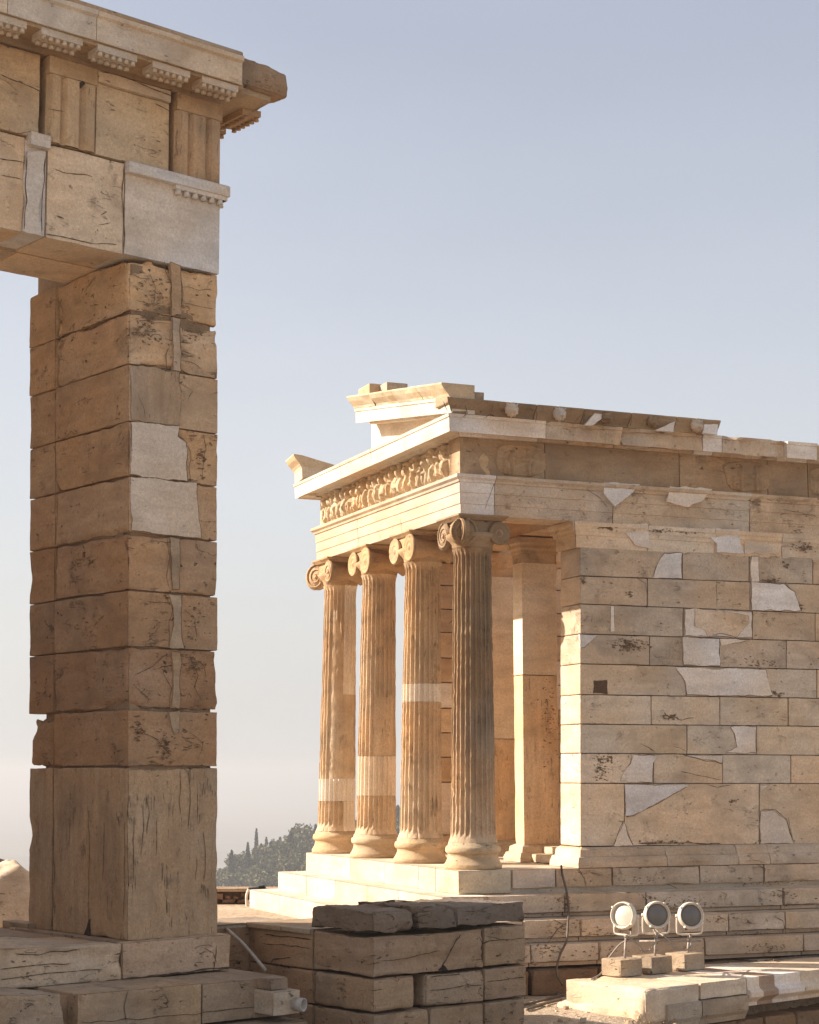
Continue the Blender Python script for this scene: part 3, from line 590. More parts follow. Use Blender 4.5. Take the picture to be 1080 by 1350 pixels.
mould(stp, W(0, 5.17, 5.19), W(0, 4.86, 5.19+dz_s), -U2, -U2, [(-.5, .0), (.05, .0), (.06, .03), (.235, .015), (.24, .0), (.245, .145), (.265, .185), (-.5, .08)], WHITE, ero=.003, gap=.001)
mould(stp, W(0, 5.19, 5.19), W(0, 4.86, 5.19+dz_s), -U2, -U2, [(-.5, .082), (.27, .187), (.285, .215), (.34, .275), (.372, .325), (.372, .343), (.25, .335), (-.5, .17)], CREAM, ero=.005, gap=.001)
stp.build('raking_cornice_stump', STONE, temple)
sc_ = MB(); mould(sc_, W(.2, 4.905, .0), W(1.6, 4.905, .0), U1, U1, [(-.2, 5.192), (.27, 5.192), (.30, 5.235), (.345, 5.29), (.375, 5.345), (-.2, 5.345)], WHITE, ero=.004)
mould(sc_, W(-.2, 4.905, 0), W(6.1, 4.905, 0), U1, U1, gp, WHITE, ero=.004)
sc_.build('south_gutter_piece', STONE, temple)
# acroterion base blocks standing on the roof edge
def roofblock(x0, x1, y0, y1, t, depth, c):
    bk = MB(); s1, s2 = s_of(x0, y0, t), s_of(x1, y0, t); za = float((hit(x0, y0, *NPL(t))-C0)[2]); zb = float((hit(x0, y1, *NPL(t))-C0)[2])
    block(bk, [W(s1, t, zb), W(s2, t, zb), W(s2, t, za), W(s1, t, za)], U1*depth, c, r=.012, chip=.05, full=True, cell=.04)
    bk.build('statue_base', STONE, temple)
roofblock(590, 638.5, 513, 531, -.26, .36, (.42, .33, .235, .8)); roofblock(510, 538, 503, 522, 2.05, .6, (.5, .42, .33, .6)); roofblock(487, 511, 505, 524, 2.30, .4, (.56, .44, .31, .8))
# --- columns
FLU = [0., .09, .13, .26, .5, .74, .87, .91]
def column(tb, tt, drums, label, corner=0, smooth_zone=None, tint=(.55, .40, .245, .75), rough=.010):
    sB, zb0, zt0 = .25, .30, 3.69
    axis = lambda z: W(sB, tb+(tt-tb)*z/4.0, z)
    rad = lambda z: .262-(.262-.222)*((z-.3)/3.4)**1.25
    sh = MB(); thf = np.array([(i+u)*2*math.pi/24 for i in range(24) for u in FLU]); uu = np.array([u for i in range(24) for u in FLU]); nT = len(thf)
    prof = np.where((uu > .1) & (uu < .9), np.sin(np.clip((uu-.1)/.8, 0, 1)*math.pi)**.55, 0)
    dirs = np.cos(thf)[:, None]*(-U1)+np.sin(thf)[:, None]*(-U2)      # angle 0 faces north, 90 deg faces east
    for (za, zb, col, kind) in drums:
        nz = max(2, int((zb-za)/.05)); zs = np.linspace(za+.0015, zb-.0015, nz+1); V = []; cols = []
        sdn = random.uniform(0, 50)
        for i, z in enumerate(zs):
            R = rad(z); R = R+.022*max(0, (.38-z)/.08)**2*(z < .38)+.02*max(0, (z-3.62)/.07)*(z > 3.62)
            ends = min(1, max(0, (z-.36)/.06)); endt = min(1, max(0, (3.66-z)/.05)); amp = .031*ends*endt
            pts = np.c_[np.cos(thf)*R*9, np.sin(thf)*R*9, np.full(nT, z*5)]
            er = rough*np.clip(vn(pts*A3(1,1,2.2)+sdn, 3)+.1, 0, 1)*.8 if kind != 'new' else 0
            er = er+ (rough*1.3*np.clip(vn(pts*A3(2.4,2.4,4.)+sdn, 6)-.1, 0, 1) if kind != 'new' else 0)
            sz = np.zeros(nT)
            if smooth_zone is not None: sz = smooth_zone(np.degrees(thf) % 360, z)
            if kind == 'new': sz = sz*0
            r = R-amp*prof*(1-sz)-er*(1-prof*.7)-sz*.020
            V.append(axis(z)+dirs*r[:, None])
        V = np.concatenate(V); F = []
        for i in range(nz):
            zm = (zs[i]+zs[i+1])/2
            for j in range(nT):
                F.append((i*nT+j, i*nT+(j+1) % nT, (i+1)*nT+(j+1) % nT, (i+1)*nT+j))
                cols.append(col(math.degrees(thf[j]), zm) if callable(col) else col)
        F.append(tuple(nz*nT+j for j in range(nT))); cols.append(cols[-1]); F.append(tuple(range(nT-1, -1, -1))); cols.append(cols[0])
        sh.add(V, F, cols, None, 1.0, False)
    ob = sh.build('column', STONE, temple)
    if label: ob['label'] = label
    b = MB(); bp = [(.02, 0), (.325, 0.), (.333, .012), (.334, .05), (.328, .058), (.316, .075), (.300, .105), (.290, .135), (.288, .158), (.296, .168), (.297, .176), (.306, .178), (.315, .188), (.320, .206), (.320, .226), (.314, .246), (.304, .256), (.292, .260), (.286, .30), (.02, .30)]
    lathe(b, axis(0), ZV, bp, vary((.60, .47, .31, .6), .06), n=56); bp2 = axis(.15); nz_ = b.V[0]; dz_ = nz_-bp2; rr_ = np.linalg.norm(dz_[:, :2], axis=1)[:, None]; e_ = .016*np.clip(fbm(nz_*A3(6, 6, 9), 5, 3)-.15, 0, 1)[:, None]+.002*vn(nz_*14, 3)[:, None]; b.V[0] = nz_-A3(1, 1, 0)*dz_/np.maximum(rr_, .05)*e_*(rr_ > .1)
    b.build('base', STONE, ob)
    # capital
    c = MB(); cc = vary((.50, .36, .22, .85), .06) if corner != 1 else (.36, .26, .165, .95); AX = axis(4.0)
    AXc = A3(*AX); AXc = W(sB, tt, 0)
    lathe(c, AXc, ZV, [(.225, 3.68), (.24, 3.71), (.245, 3.74), (.27, 3.77), (.305, 3.81), (.315, 3.85), (.28, 3.87), (.05, 3.87)], cc, n=48)
    hz = 3.86; Rv = .168; e = .225
    def volute(P, n, spool=None, R=Rv, flip=1, th=.05, plain=False):
        """spiral disc at P facing n; spool = length of the baluster behind"""
        n = np.asarray(n, float)/np.linalg.norm(n)
        if spool:
            k = np.linspace(0, 1, 13); pr = [(.0, 0)]+[(R*(1-.40*math.sin(math.pi*u)**.8+.03*math.cos(6*math.pi*u)), -spool*u) for u in k]+[(0, -spool)]
        else: pr = [(0, 0), (R, 0), (R*.98, -.015), (R*.86, -.03), (R*.86, -th+.02), (R*.97, -th), (0, -th)]
        lathe(c, P, n, pr, cc, n=32)
        if plain:
            lathe(c, P, n, [(0, .016), (R*.16, .014), (R*.24, -.002), (R*.46, .002), (R*.54, .014), (R*.66, .002), (R*.84, .006), (R*.93, .016), (R*.99, .004), (R, -.02)], cc, n=32); return
        x = np.cross(ZV, n); x /= np.linalg.norm(x); sp = []
        for u in np.linspace(0, 1, 60):
            a = math.pi/2+flip*u*2*math.pi*2.4; rr = R*.93*(1-u)**1.05+R*.10*u; sp.append(P+n*.002+x*rr*math.cos(a)+ZV*rr*math.sin(a))
        tube(c, sp, [R*.085*(1-.5*i/59) for i in range(60)], cc, 6); lathe(c, P+n*.001, n, [(R*.16, 0), (R*.13, .015), (0, .018)], cc, n=12)
    L = .27
    def Pt(ds, dt, z): return AXc+U2*ds+U1*dt+ZV*z
    if corner == 0:
        for d in (-1, 1):
            volute(Pt(-L+random.uniform(-.02, .02), d*e, hz-.01), -U2, spool=2*L, flip=d, plain=True, R=Rv*random.uniform(.9, 1.05))
        box(c, [Pt(-L+.015, e, hz-.03), Pt(-L+.015, -e, hz-.03), Pt(-L+.015, -e, hz+.15), Pt(-L+.015, e, hz+.15)], U2*(2*L-.03), cc)
    else:
        sg = -1 if corner == 1 else 1                                  # towards the outer flank: north (-1) or south (+1)
        fl = U1*sg
        volute(Pt(-L, -sg*e, hz), -U2, spool=2*L*.9, flip=-sg); volute(Pt(e, sg*L, hz), fl, spool=2*L*.9, flip=-sg, R=Rv*.80, plain=True)
        dg = (-U2+fl)/math.sqrt(2)
        volute(Pt(-e*.98, sg*(L+.0), hz), fl-U2*.05 if corner == 1 else fl*.1-U2, flip=sg, th=.07); volute(Pt(-L-.0, sg*e*(1.02 if corner == 1 else 1.25), hz-(0 if corner == 1 else .02)), -U2-(U1*0 if corner == 1 else U1*.55), R=Rv*(1 if corner == 1 else 1.12), flip=sg, th=.07)
        box(c, [Pt(-L+.03, e, hz+.0), Pt(-L+.03, -e, hz+.0), Pt(-L+.03, -e, hz+.15), Pt(-L+.03, e, hz+.15)], U2*(2*L-.06), cc)
        box(c, [Pt(-e, -L+.03, hz+.01), Pt(e, -L+.03, hz+.01), Pt(e, -L+.03, hz+.148), Pt(-e, -L+.03, hz+.148)], U1*(2*L-.06), cc)
    ab = .29
    for i, (p, q2) in enumerate((((-1, 1), (-1, -1)), ((-1, -1), (1, -1)), ((1, -1), (1, 1)), ((1, 1), (-1, 1)))):
        mould(c, Pt(p[0]*ab, p[1]*ab, 0), Pt(q2[0]*ab, q2[1]*ab, 0), U2*p[0]+U1*p[1], U2*q2[0]+U1*q2[1], [(-.3, 4.005), (-.015, 4.005), (.0, 4.02), (.03, 4.045), (.032, 4.064), (-.3, 4.064)], cc, ero=.008, gap=0)
    c.build('capital', STONE, ob)
    return ob
OLD = (.64, .505, .35, .8)
NEWC = (.82, .77, .68, .05)
def zc(t, y): # photo row -> height on a column
    return ep(0, 0, .25)[1]
def zrow(x, y): return float((hit(x, y, *EPL(.25))-C0)[2])
def c4col(a, z):
    n = vn(A3(a/30, z*1.3, 4.)[None], 3)[0]; k = 1/(1+math.exp(-(z-1.25+.5*n)/.22))       # pale foot, dark patina above
    return (.56-.24*k+.06*n, .43-.195*k+.04*n, .30-.145*k+.03*n, .75+.2*k)
column(.26, .225, [(.3, 3.69, c4col, 'old')], 'darkest fluted column of the temple, at its near corner', corner=1, rough=.013)
z1, z2 = zrow(557, 926), zrow(557, 902)
column(1.79, 1.69, [(.3, z1, OLD, 'old'), (z1, z2, NEWC, 'new'), (z2, 3.69, (.61, .475, .32, .85), 'old')], 'fluted column with a thin white repair band above mid height')
z1, z2 = zrow(500, 1049), zrow(500, 997)
def sz2(a, z): return np.where((np.abs((a-355+180) % 360-180) < 42) & (z > z2) & (z < 2.1), 1., 0.)
column(3.28, 3.15, [(.3, z1, OLD, 'old'), (z1, z2, NEWC, 'new'), (z2, 3.69, (.62, .48, .325, .85), 'old')], 'fluted column with a tall white repair band below mid height', smooth_zone=sz2)
z1, z2 = zrow(445, 1056), zrow(445, 1027)
def sz1(a, z):
    d = (a-350+180) % 360-180
    return np.where((np.abs(d-10) < 48) & (z > z2) & (z < 2.25+.012*(d+40)), 1., 0.)
def c1col(a, z):
    d = (a-350+180) % 360-180
    new = (d < 8 and z < .95) or (d < 12 and z > 2.15) 
    return NEWC if -70 < d and new else OLD
column(4.76, 4.60, [(.3, z1, c1col, 'old'), (z1, z2, NEWC, 'new'), (z2, 3.69, c1col, 'old')], 'most weathered fluted column, worn smooth with pale repairs, at the far end of the row', corner=2, smooth_zone=sz1)
# ================================================================ GATEWAY in the foreground
gate = thing('ruined_gateway', 'tall shaded pier of cracked marble blocks carrying a broken beam and cornice', 'gateway', GW(.4, .8, -2.1))
RF = Face2D(G0, RV, NR); LF = Face2D(G0, LV, -RV)
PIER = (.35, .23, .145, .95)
def sl(z): return -.03-.018*(z-1.)                                    # the pier leans a little to the left
def sr(z): return .925-.0135*(z-.6)
def dl(z): return 1.755+.012*z
fz = [rs(171, y)[1] for y in (1241, 1011, 935, 852, 778, 702, 627, 555, 480, 411, 337)]
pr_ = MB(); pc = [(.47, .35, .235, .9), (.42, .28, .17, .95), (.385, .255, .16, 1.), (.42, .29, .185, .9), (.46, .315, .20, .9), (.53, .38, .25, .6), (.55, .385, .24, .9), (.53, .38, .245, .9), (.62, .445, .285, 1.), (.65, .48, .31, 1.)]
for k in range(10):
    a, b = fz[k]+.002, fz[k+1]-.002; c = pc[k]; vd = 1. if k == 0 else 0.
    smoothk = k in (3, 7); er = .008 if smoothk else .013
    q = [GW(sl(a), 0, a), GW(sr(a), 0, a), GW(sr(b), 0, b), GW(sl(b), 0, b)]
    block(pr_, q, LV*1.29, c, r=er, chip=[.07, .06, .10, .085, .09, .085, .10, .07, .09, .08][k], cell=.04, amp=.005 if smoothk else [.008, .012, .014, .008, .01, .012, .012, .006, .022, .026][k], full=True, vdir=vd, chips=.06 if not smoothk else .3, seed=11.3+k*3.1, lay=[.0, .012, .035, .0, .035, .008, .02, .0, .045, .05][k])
    dz = LV*1.30; w2 = dl((a+b)/2)-1.30
    if k == 1: q2 = [p+dz for p in [GW(sl(a), 0, a), GW(sl(a)+.8, 0, a), GW(sl(b)+.8, 0, b), GW(sl(b), 0, b)]]; block(pr_, q2, LV*(w2-.02), c, r=.08, chip=.22, cell=.035, amp=.02, full=True, chips=.0, seed=4.2)
    else: block(pr_, [p+dz+RV*(.006 if k < 8 else .0) for p in [GW(sl(a), 0, a), GW(sl(a)+.8, 0, a), GW(sl(b)+.8, 0, b), GW(sl(b), 0, b)]], LV*w2, c, r=.016, chip=.07 if k not in (2, 7) else .02, cell=.045, amp=.008, full=True, vdir=vd, chips=.2, seed=2.3+k*1.7)
zz = lambda o: (lambda X, Y: (X/3.375, o+Y/3.375)); q2_, q3_ = zz(340), zz(700)
GN = (.66, .575, .485, .2)
def PR(f, pts, c, **k): patch(pr_, RF, [f(*p) for p in pts], c, line=.0035, **k)
def CR(f, pts, w=.011, face=None): crack(pr_, face or RF, [f(*p) for p in pts], w*.8, (.135, .09, .056, .8), jit=.022)
for p_, rx_, rz_, n_ in ((q2_(660, 310), .14, .18, 90), (q2_(680, 170), .12, .2, 40), (q2_(620, 940), .05, .02, 20), (q2_(740, 930), .04, .02, 10), (q3_(865, 600), .10, .12, 60), (q3_(730, 960), .08, .15, 70), (q3_(620, 880), .06, .1, 40), (q3_(870, 380), .1, .12, 30), (q2_(860, 330), .12, .12, 40), (q2_(900, 900), .07, .15, 40)): pitting(pr_, RF, p_, rx_, rz_, n_, .018, (.20, .13, .08, .8))
for p_, rx_, rz_, n_ in ((q2_(450, 430), .3, .06, 110), (q2_(540, 420), .08, .06, 50), (q3_(400, 820), .2, .06, 80), (q3_(540, 880), .06, .1, 40), (q2_(520, 30), .05, .08, 40), (q2_(470, 1150), .2, .1, 60), (q2_(360, 840), .16, .08, 50)): pitting(pr_, LF, p_, rx_, rz_, n_, .02, (.18, .11, .065, .8))
PR(q2_, [(582, 728), (795, 752), (790, 792), (830, 820), (832, 994), (582, 966)], GN); PR(q2_, [(582, 972), (878, 1003), (876, 1060), (884, 1120), (897, 1243), (582, 1218)], GN)
PR(q2_, [(768, 268), (800, 270), (806, 508), (772, 502)], (.45, .38, .31, .3)); PR(q2_, [(582, 478), (660, 484), (775, 506), (800, 512), (804, 742), (700, 732), (582, 722)], (.44, .355, .27, .6), vdir=1., proud=.003)
PR(q3_, [(748, 280), (805, 284), (810, 440), (816, 520), (752, 520), (772, 420), (766, 335)], (.45, .37, .285, .3)); PR(q3_, [(766, 535), (805, 540), (802, 660), (798, 790), (765, 790), (772, 640)], (.41, .315, .22, .5)); PR(q3_, [(755, 800), (800, 800), (796, 900), (775, 910)], (.41, .315, .22, .5)); PR(q3_, [(755, 25), (800, 32), (798, 262), (768, 262)], (.39, .30, .21, .5))
PR(q2_, [(752, 20), (805, 35), (808, 255), (762, 258), (765, 150)], (.44, .33, .225, .7))
CR(q2_, [(735, 15), (748, 70), (760, 150), (758, 255)], .018); CR(q2_, [(805, 40), (808, 150), (800, 262)], .014); CR(q2_, [(600, 190), (690, 205), (750, 230)]); CR(q2_, [(810, 130), (950, 152)]); CR(q2_, [(812, 205), (950, 230)]); CR(q2_, [(660, 60), (690, 130), (680, 200), (730, 245)]); CR(q2_, [(815, 45), (870, 50), (935, 70), (940, 100)], .018)
CR(q2_, [(610, 290), (660, 280), (700, 300), (740, 290)], .016); CR(q2_, [(615, 360), (640, 330), (700, 330)], .014); CR(q2_, [(755, 400), (740, 440), (742, 490)], .02); CR(q2_, [(810, 460), (870, 470), (900, 500)], .014); CR(q2_, [(620, 600), (640, 720)], .012); CR(q2_, [(800, 560), (860, 590), (830, 640)])
CR(q2_, [(835, 830), (850, 900), (840, 990)]); CR(q2_, [(900, 780), (915, 850), (900, 990)], .014); CR(q2_, [(790, 755), (792, 792), (830, 822), (832, 990)])
CR(q3_, [(745, 30), (750, 120), (735, 200), (755, 255)]); CR(q3_, [(735, 275), (765, 340), (755, 430), (745, 515)]); CR(q3_, [(815, 350), (870, 390), (880, 470)]); CR(q3_, [(600, 640), (680, 600), (720, 560), (745, 540)], .013); CR(q3_, [(600, 690), (660, 750), (650, 780)]); CR(q3_, [(740, 560), (720, 640), (760, 700), (755, 780)]); CR(q3_, [(620, 860), (640, 900), (700, 930), (760, 1000)], .014); CR(q3_, [(840, 900), (900, 940), (880, 1020)]); CR(q3_, [(845, 560), (880, 640), (870, 700), (900, 760)], .016); CR(q3_, [(880, 570), (905, 600), (912, 650)], .014)
def blotch(f, c, rx, ry, face=RF, col=(.11, .075, .05, 1.)):
    pts = [(c[0]+rx*math.cos(t)*random.uniform(.55, 1.2), c[1]+ry*math.sin(t)*random.uniform(.55, 1.2)) for t in np.linspace(0, 6.28, 13)[:-1]]; patch(pr_, face, [f(*p) for p in pts], col, proud=.002, jit=.02)
for f, pts in ((q3_, [(270, 610), (370, 590), (480, 600)]), (q3_, [(160, 680), (330, 685), (480, 675)]), (q3_, [(280, 160), (400, 135), (470, 150), (570, 170)]), (q3_, [(260, 215), (350, 205), (470, 160), (560, 155)]), (q3_, [(150, 300), (260, 280), (420, 270)]), (q3_, [(260, 765), (420, 765), (570, 755)]), (q2_, [(270, 355), (400, 300), (560, 240)]), (q2_, [(280, 330), (430, 270), (575, 200)]), (q2_, [(280, 230), (420, 170), (560, 130)]), (q2_, [(320, 860), (420, 830), (540, 810)]), (q2_, [(490, 990), (500, 1060), (520, 1150), (515, 1225)]), (q2_, [(200, 1170), (330, 1160), (420, 1190)]), (q2_, [(320, 800), (330, 770), (420, 790), (350, 880)])):
    CR(f, pts, .016, LF)
for xg, a, b in ((180, 30, 440), (235, 30, 300), (300, 40, 560), (350, 40, 420), (420, 60, 560)): crack(pr_, LF, [(xg/2.571, 1000+a/2.571), ((xg+4)/2.571, 1000+(a+b)/5.142), (xg/2.571, 1000+b/2.571)], .016, (.20, .125, .07, .9), jit=.012)
for xg, a, b in ((480, 150, 330), (500, 120, 260), (450, 200, 420), (610, 40, 190), (640, 60, 240), (690, 250, 420), (530, 200, 330), (665, 330, 420)): crack(pr_, RF, [(xg/2.571, 1000+a/2.571), ((xg+3)/2.571, 1000+(a+b)/5.142), (xg/2.571, 1000+b/2.571)], .013, (.18, .12, .075, .9), jit=.016)
patch(pr_, LF, [(285/2.571, 1000+600/2.571), (302/2.571, 1000+545/2.571), (303/2.571, 1000+604/2.571)], (.06, .04, .03, 1.), proud=.003)
box(pr_, [GW(.05, .04, -1.40), GW(.90, .04, -1.40), GW(.81, .04, 4.55), GW(-.04, .04, 4.55)], LV*1.24, (.3, .215, .14, .9)); box(pr_, [GW(.06, 1.25, -1.40), GW(.6, 1.25, -1.40), GW(.5, 1.25, 4.4), GW(-.03, 1.25, 4.4)], LV*.26, (.3, .215, .14, .9))
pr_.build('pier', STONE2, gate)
# --- entablature
zA0, zA1 = 4.605, 5.45; zF = 6.24; DL = 1.17
gb = MB()
def gq(s0, s1, z0, z1, o=0.): return [GW(s0, -o, z0), GW(s1, -o, z0), GW(s1, -o, z1), GW(s0, -o, z1)]
GOLD = (.68, .545, .40, .8); GWHITE = (.64, .615, .59, .2)
block(gb, gq(-3.3, -1.152, zA0, zA1), LV*.55, vary(GOLD, .04), r=.012, chip=.02, full=True, cell=.06, amp=.006); block(gb, gq(-.93, -.15, zA0, zA1), LV*.55, GOLD, r=.014, chip=.03, full=True, cell=.045, amp=.008)
block(gb, gq(-.145, .885, zA0+.01, zA1-.01), LV*.6, GWHITE, r=.006, chip=.004, full=True, cell=.1, amp=.001)
block(gb, [p+LV*.56 for p in gq(-3.3, -.9, zA0, zA1)], LV*.61, GOLD, r=.012, full=True, cell=.08, amp=.006); block(gb, [p+LV*.56 for p in gq(-.895, .0, zA0, zA1)], LV*.61, vary(GOLD, .06), r=.012, full=True, cell=.08, amp=.006)
block(gb, [p+LV*.61 for p in gq(.005, .885, zA0, zA1)], LV*.56, GOLD, full=True, cell=.08)
zzA = lambda X, Y: (X/2.7, Y/2.7)
patch(gb, RF, [zzA(*p) for p in [(100, 540), (158, 545), (152, 640), (143, 720), (142, 836), (80, 822), (90, 720), (86, 640)]], GWHITE, proud=.018, jit=.014)
block(gb, gq(-1.15, -.934, zA0+.01, zA1-.01, -.012), LV*.5, GWHITE, r=.006, full=True, cell=.1, amp=.001); s0_, z0_ = rs(*zzA(102, 515)); block(gb, gq(rs(*zzA(98, 515))[0], rs(*zzA(170, 530))[0], 5.38, 5.50, .06), LV*.2, GWHITE, r=.005, full=True)
for pts in ([(440, 590), (436, 700), (444, 890)], ): CRK = crack(gb, RF, [zzA(*p) for p in pts], .02)
for pts, w in (([(160, 830), (250, 850), (330, 865), (420, 872)], .016), ([(190, 600), (240, 615), (330, 630)], .014), ([(0, 565), (85, 580)], .018), ([(0, 620), (80, 640)], .012), ([(200, 770), (225, 780)], .03), ([(360, 770), (380, 755)], .02), ([(350, 800), (395, 790)], .012), ([(170, 515), (250, 525), (330, 550)], .018)): crack(gb, RF, [zzA(*p) for p in pts], w)
crack(gb, Face2D(G0, RV, NR), [zzA(*p) for p in [(92, 560), (86, 640), (92, 720), (80, 820)]], .02, proud=.02); crack(gb, RF, [zzA(*p) for p in [(158, 560), (152, 640), (143, 720), (143, 830)]], .018, proud=.02)
gb.build('architrave', STONE, gate)
tn_ = MB(); mould(tn_, GW(-.15, 0, 0), GW(.885, 0, 0), NR, NR+RV, [(-.02, 5.355), (.065, 5.355), (.07, 5.36), (.07, 5.45), (.06, 5.46), (-.02, 5.46)], GWHITE, ero=.0)
mould(tn_, GW(.885, 0, 0), GW(.885, 1.17, 0), NR+RV, RV, [(-.02, 5.355), (.065, 5.355), (.07, 5.36), (.07, 5.45), (.06, 5.46), (-.02, 5.46)], GWHITE)
box(tn_, [GW(.36, -.055, 5.315), GW(.925, -.055, 5.315), GW(.925, -.055, 5.357), GW(.36, -.055, 5.357)], LV*.06, GWHITE)
box(tn_, [GW(.875, -.05, 5.315), GW(.935, -.05, 5.315), GW(.935, -.05, 5.357), GW(.875, -.05, 5.357)], LV*.5, GWHITE)
for i in range(6): lathe(tn_, GW(.40+i*.093, -.03, 5.27), ZV, [(.031, 0), (.024, .046)], GWHITE, 10)
for i in range(5): lathe(tn_, GW(.91, .03+i*.093, 5.27), ZV, [(.031, 0), (.024, .046)], GWHITE, 10)
tn_.build('moulding_with_drops', STONE, gate)
gf = MB()
def triglyph(s0, s1, c, o=.035, chip=0.):
    w = s1-s0; g = .045
    us = [0, .07, .07+.0, .20, .29, .385, .43, .57, .615, .71, .80, .93, 1.0]; pl = [(0, g), (.075, 0), (.235, 0), (.31, g), (.385, 0), (.615, 0), (.69, g), (.765, 0), (.925, 0), (1, g)]
    zs = list(np.linspace(zA1+.012, zF-.17, 14)); V = []; m = len(pl)
    for z in zs+[zF-.165]:
        for u, d in pl:
            dd = d if z < zF-.166 else 0
            e = .012*max(0, vn(A3(u*5, z*4, s0)[None]+7, 5)[0])
            V.append(GW(s0+u*w, -o+dd+e, z))
    n = len(zs)+1; F = [(i*m+j, i*m+j+1, (i+1)*m+j+1, (i+1)*m+j) for i in range(n-1) for j in range(m-1)]
    gf.add(V, F, c, vdir=1.); sd = random.uniform(0, 60)
    block(gf, gq(s0, s1, zF-.165, zF, o), LV*.4, c, r=.01, chip=.04, cell=.05, full=True); box(gf, gq(s0, s1, zA1+.012, zF-.16, o-g), LV*.5, c, vdir=1., seed=sd)
triglyph(-.955, -.46, (.55, .41, .265, .85)); triglyph(.372, .885, (.50, .355, .225, .9))
box(gf, [GW(.46, .05, zA1+.01), GW(.885, .05, zA1+.01), GW(.885, .05, zF), GW(.46, .05, zF)], LV*1.1, (.40, .29, .18, .9), vdir=1.)
block(gf, gq(-.458, .315, zA1+.012, zF-.12, .0), LV*.4, (.58, .455, .31, .75), r=.012, chip=.02, cell=.05, amp=.005, full=True); block(gf, gq(-.458, .315, zF-.118, zF-.005, .025), LV*.4, GOLD, r=.01, chip=.03, cell=.05, full=True)
block(gf, gq(-3.3, -1.015, zA1+.012, zF-.005, .01), LV*.4, (.54, .405, .265, .9), r=.03, chip=.08, cell=.05, amp=.012, full=True, seed=8.8)
box(gf, [GW(-3.3, .38, zA1+.01), GW(.5, .38, zA1+.01), GW(.5, .38, zF-.01), GW(-3.3, .38, zF-.01)], LV*.75, (.2, .14, .09, .9))
for pts, w in (([(170, 390), (230, 400)], .014), ([(545, 365), (580, 385), (615, 405)], .016), ([(350, 250), (480, 290), (615, 345)], .014), ([(0, 265), (80, 300), (150, 330)], .02), ([(20, 480), (100, 470), (145, 500)], .014)): crack(gf, Face2D(G0-LV*.035, RV, NR), [zzA(*p) for p in pts], w, proud=.008)
patch(gf, Face2D(G0-LV*.02, RV, NR), [zzA(*p) for p in [(268, 260), (303, 268), (300, 300), (285, 315), (275, 300)]], (.05, .035, .025, 1), proud=.012)
gf.build('frieze', STONE, gate)
gc = MB(); OV = .40; ze0, ze1 = 6.315, 6.575
cprof = [(.0, 6.36), (OV-.02, 6.345), (OV-.02, ze0), (OV, ze0), (OV, ze0+.03), (OV+.0, ze1-.055), (OV+.03, ze1-.04), (OV+.035, ze1+.0), (OV+.0, ze1+.02), (-.4, ze1+.02)]
fe = [-3.3, rs(10, 20, OV)[0], rs(128, 20, OV)[0], rs(320, 80, OV)[0]]
for i in range(3): mould(gc, GW(fe[i], 0, 0), GW(fe[i+1], 0, 0), NR, NR, cprof, vary((.60, .53, .445, .35), .04), ero=.006, gap=.003)
box(gc, gq(-3.3, .885, zF, 6.33, .03), LV*1.1, (.36, .265, .175, .8)); box(gc, gq(-3.3, .89, 6.33, 6.585, -.1), LV*1.2, (.36, .265, .175, .8))
lathe(gc, GW(fe[0], -OV-.0, ze1+.015), RV, [(.035, 0), (.035, fe[3]-fe[0]-.02)], (.42, .33, .24, .8), 12)
def mutule(A, along, out, w, c, drops=True):
    """sloping slab with rows of drops under the cornice; A = inner middle"""
    o0, o1 = .20, OV-.03; z0, z1 = 6.225, 6.245; a = along*w/2
    p = [A+out*o0-a+ZV*z0, A+out*o0+a+ZV*z0, A+out*o1+a+ZV*z1, A+out*o1-a+ZV*z1]; up = ZV*.06
    V = p+[v+up for v in p]; gc.add(V, [(0, 1, 2, 3), (4, 5, 6, 7), (0, 1, 5, 4), (1, 2, 6, 5), (2, 3, 7, 6), (3, 0, 4, 7)], c)
    for i in range(6):
        for j in (0, 1):
            f = .25+.62*j; P = A+out*(o0+(o1-o0)*f)+along*(-w/2+w*(i+.5)/6)+ZV*(z0+(z1-z0)*f-.035); lathe(gc, P+ZV*.0, ZV, [(.025, 0), (.019, .037)], c, 8)
box(gc, gq(-3.3, .88, 6.285, 6.342, OV-.035), LV*.40, (.40, .30, .20, .85)); box(gc, [GW(.886, -.3, 6.285), GW(1.24, -.3, 6.285), GW(1.24, -.3, 6.342), GW(.886, -.3, 6.342)], LV*1.6, (.40, .30, .20, .85))
for sc2 in (-2.57, -1.98, -1.39, -.705, -.18-.055, .22, .63): pass
for sm2 in (-2.10, -1.56, -1.02, -.47, .09, .62): mutule(GW(sm2, 0, 0), RV, NR, .40, vary((.58, .50, .41, .4), .05))
for dm in (.22, .80): mutule(GW(.885, dm, 0), LV, RV*1.25, .44, vary((.42, .30, .19, .8), .05))
gc.build('cornice', STONE, gate)
cb = MB(); e0 = fe[3]+.005
block(cb, gq(e0-.02, rs(381, 100, OV)[0]+.03, 6.33, 6.60, OV-.02), LV*1.5, (.34, .245, .165, .95), r=.05, chip=.10, cell=.035, amp=.03, full=True, chips=.0, seed=3.1)
box(cb, [GW(.86, -.3, 6.28), GW(1.2, -.25, 6.36), GW(1.2, -.25, 6.44), GW(.86, -.3, 6.44)], LV*1.3, (.36, .25, .155, .9))
cb.build('broken_cornice_end', STONE2, gate)
rb = MB(); block(rb, [GW(.0, 1.22, 4.63), GW(.7, 1.22, 4.63), GW(.7, 1.22, 5.4), GW(.0, 1.22, 5.4)], LV*.60, (.55, .46, .35, .3), full=True, cell=.1); rb.build('rear_beam', STONE, gate)
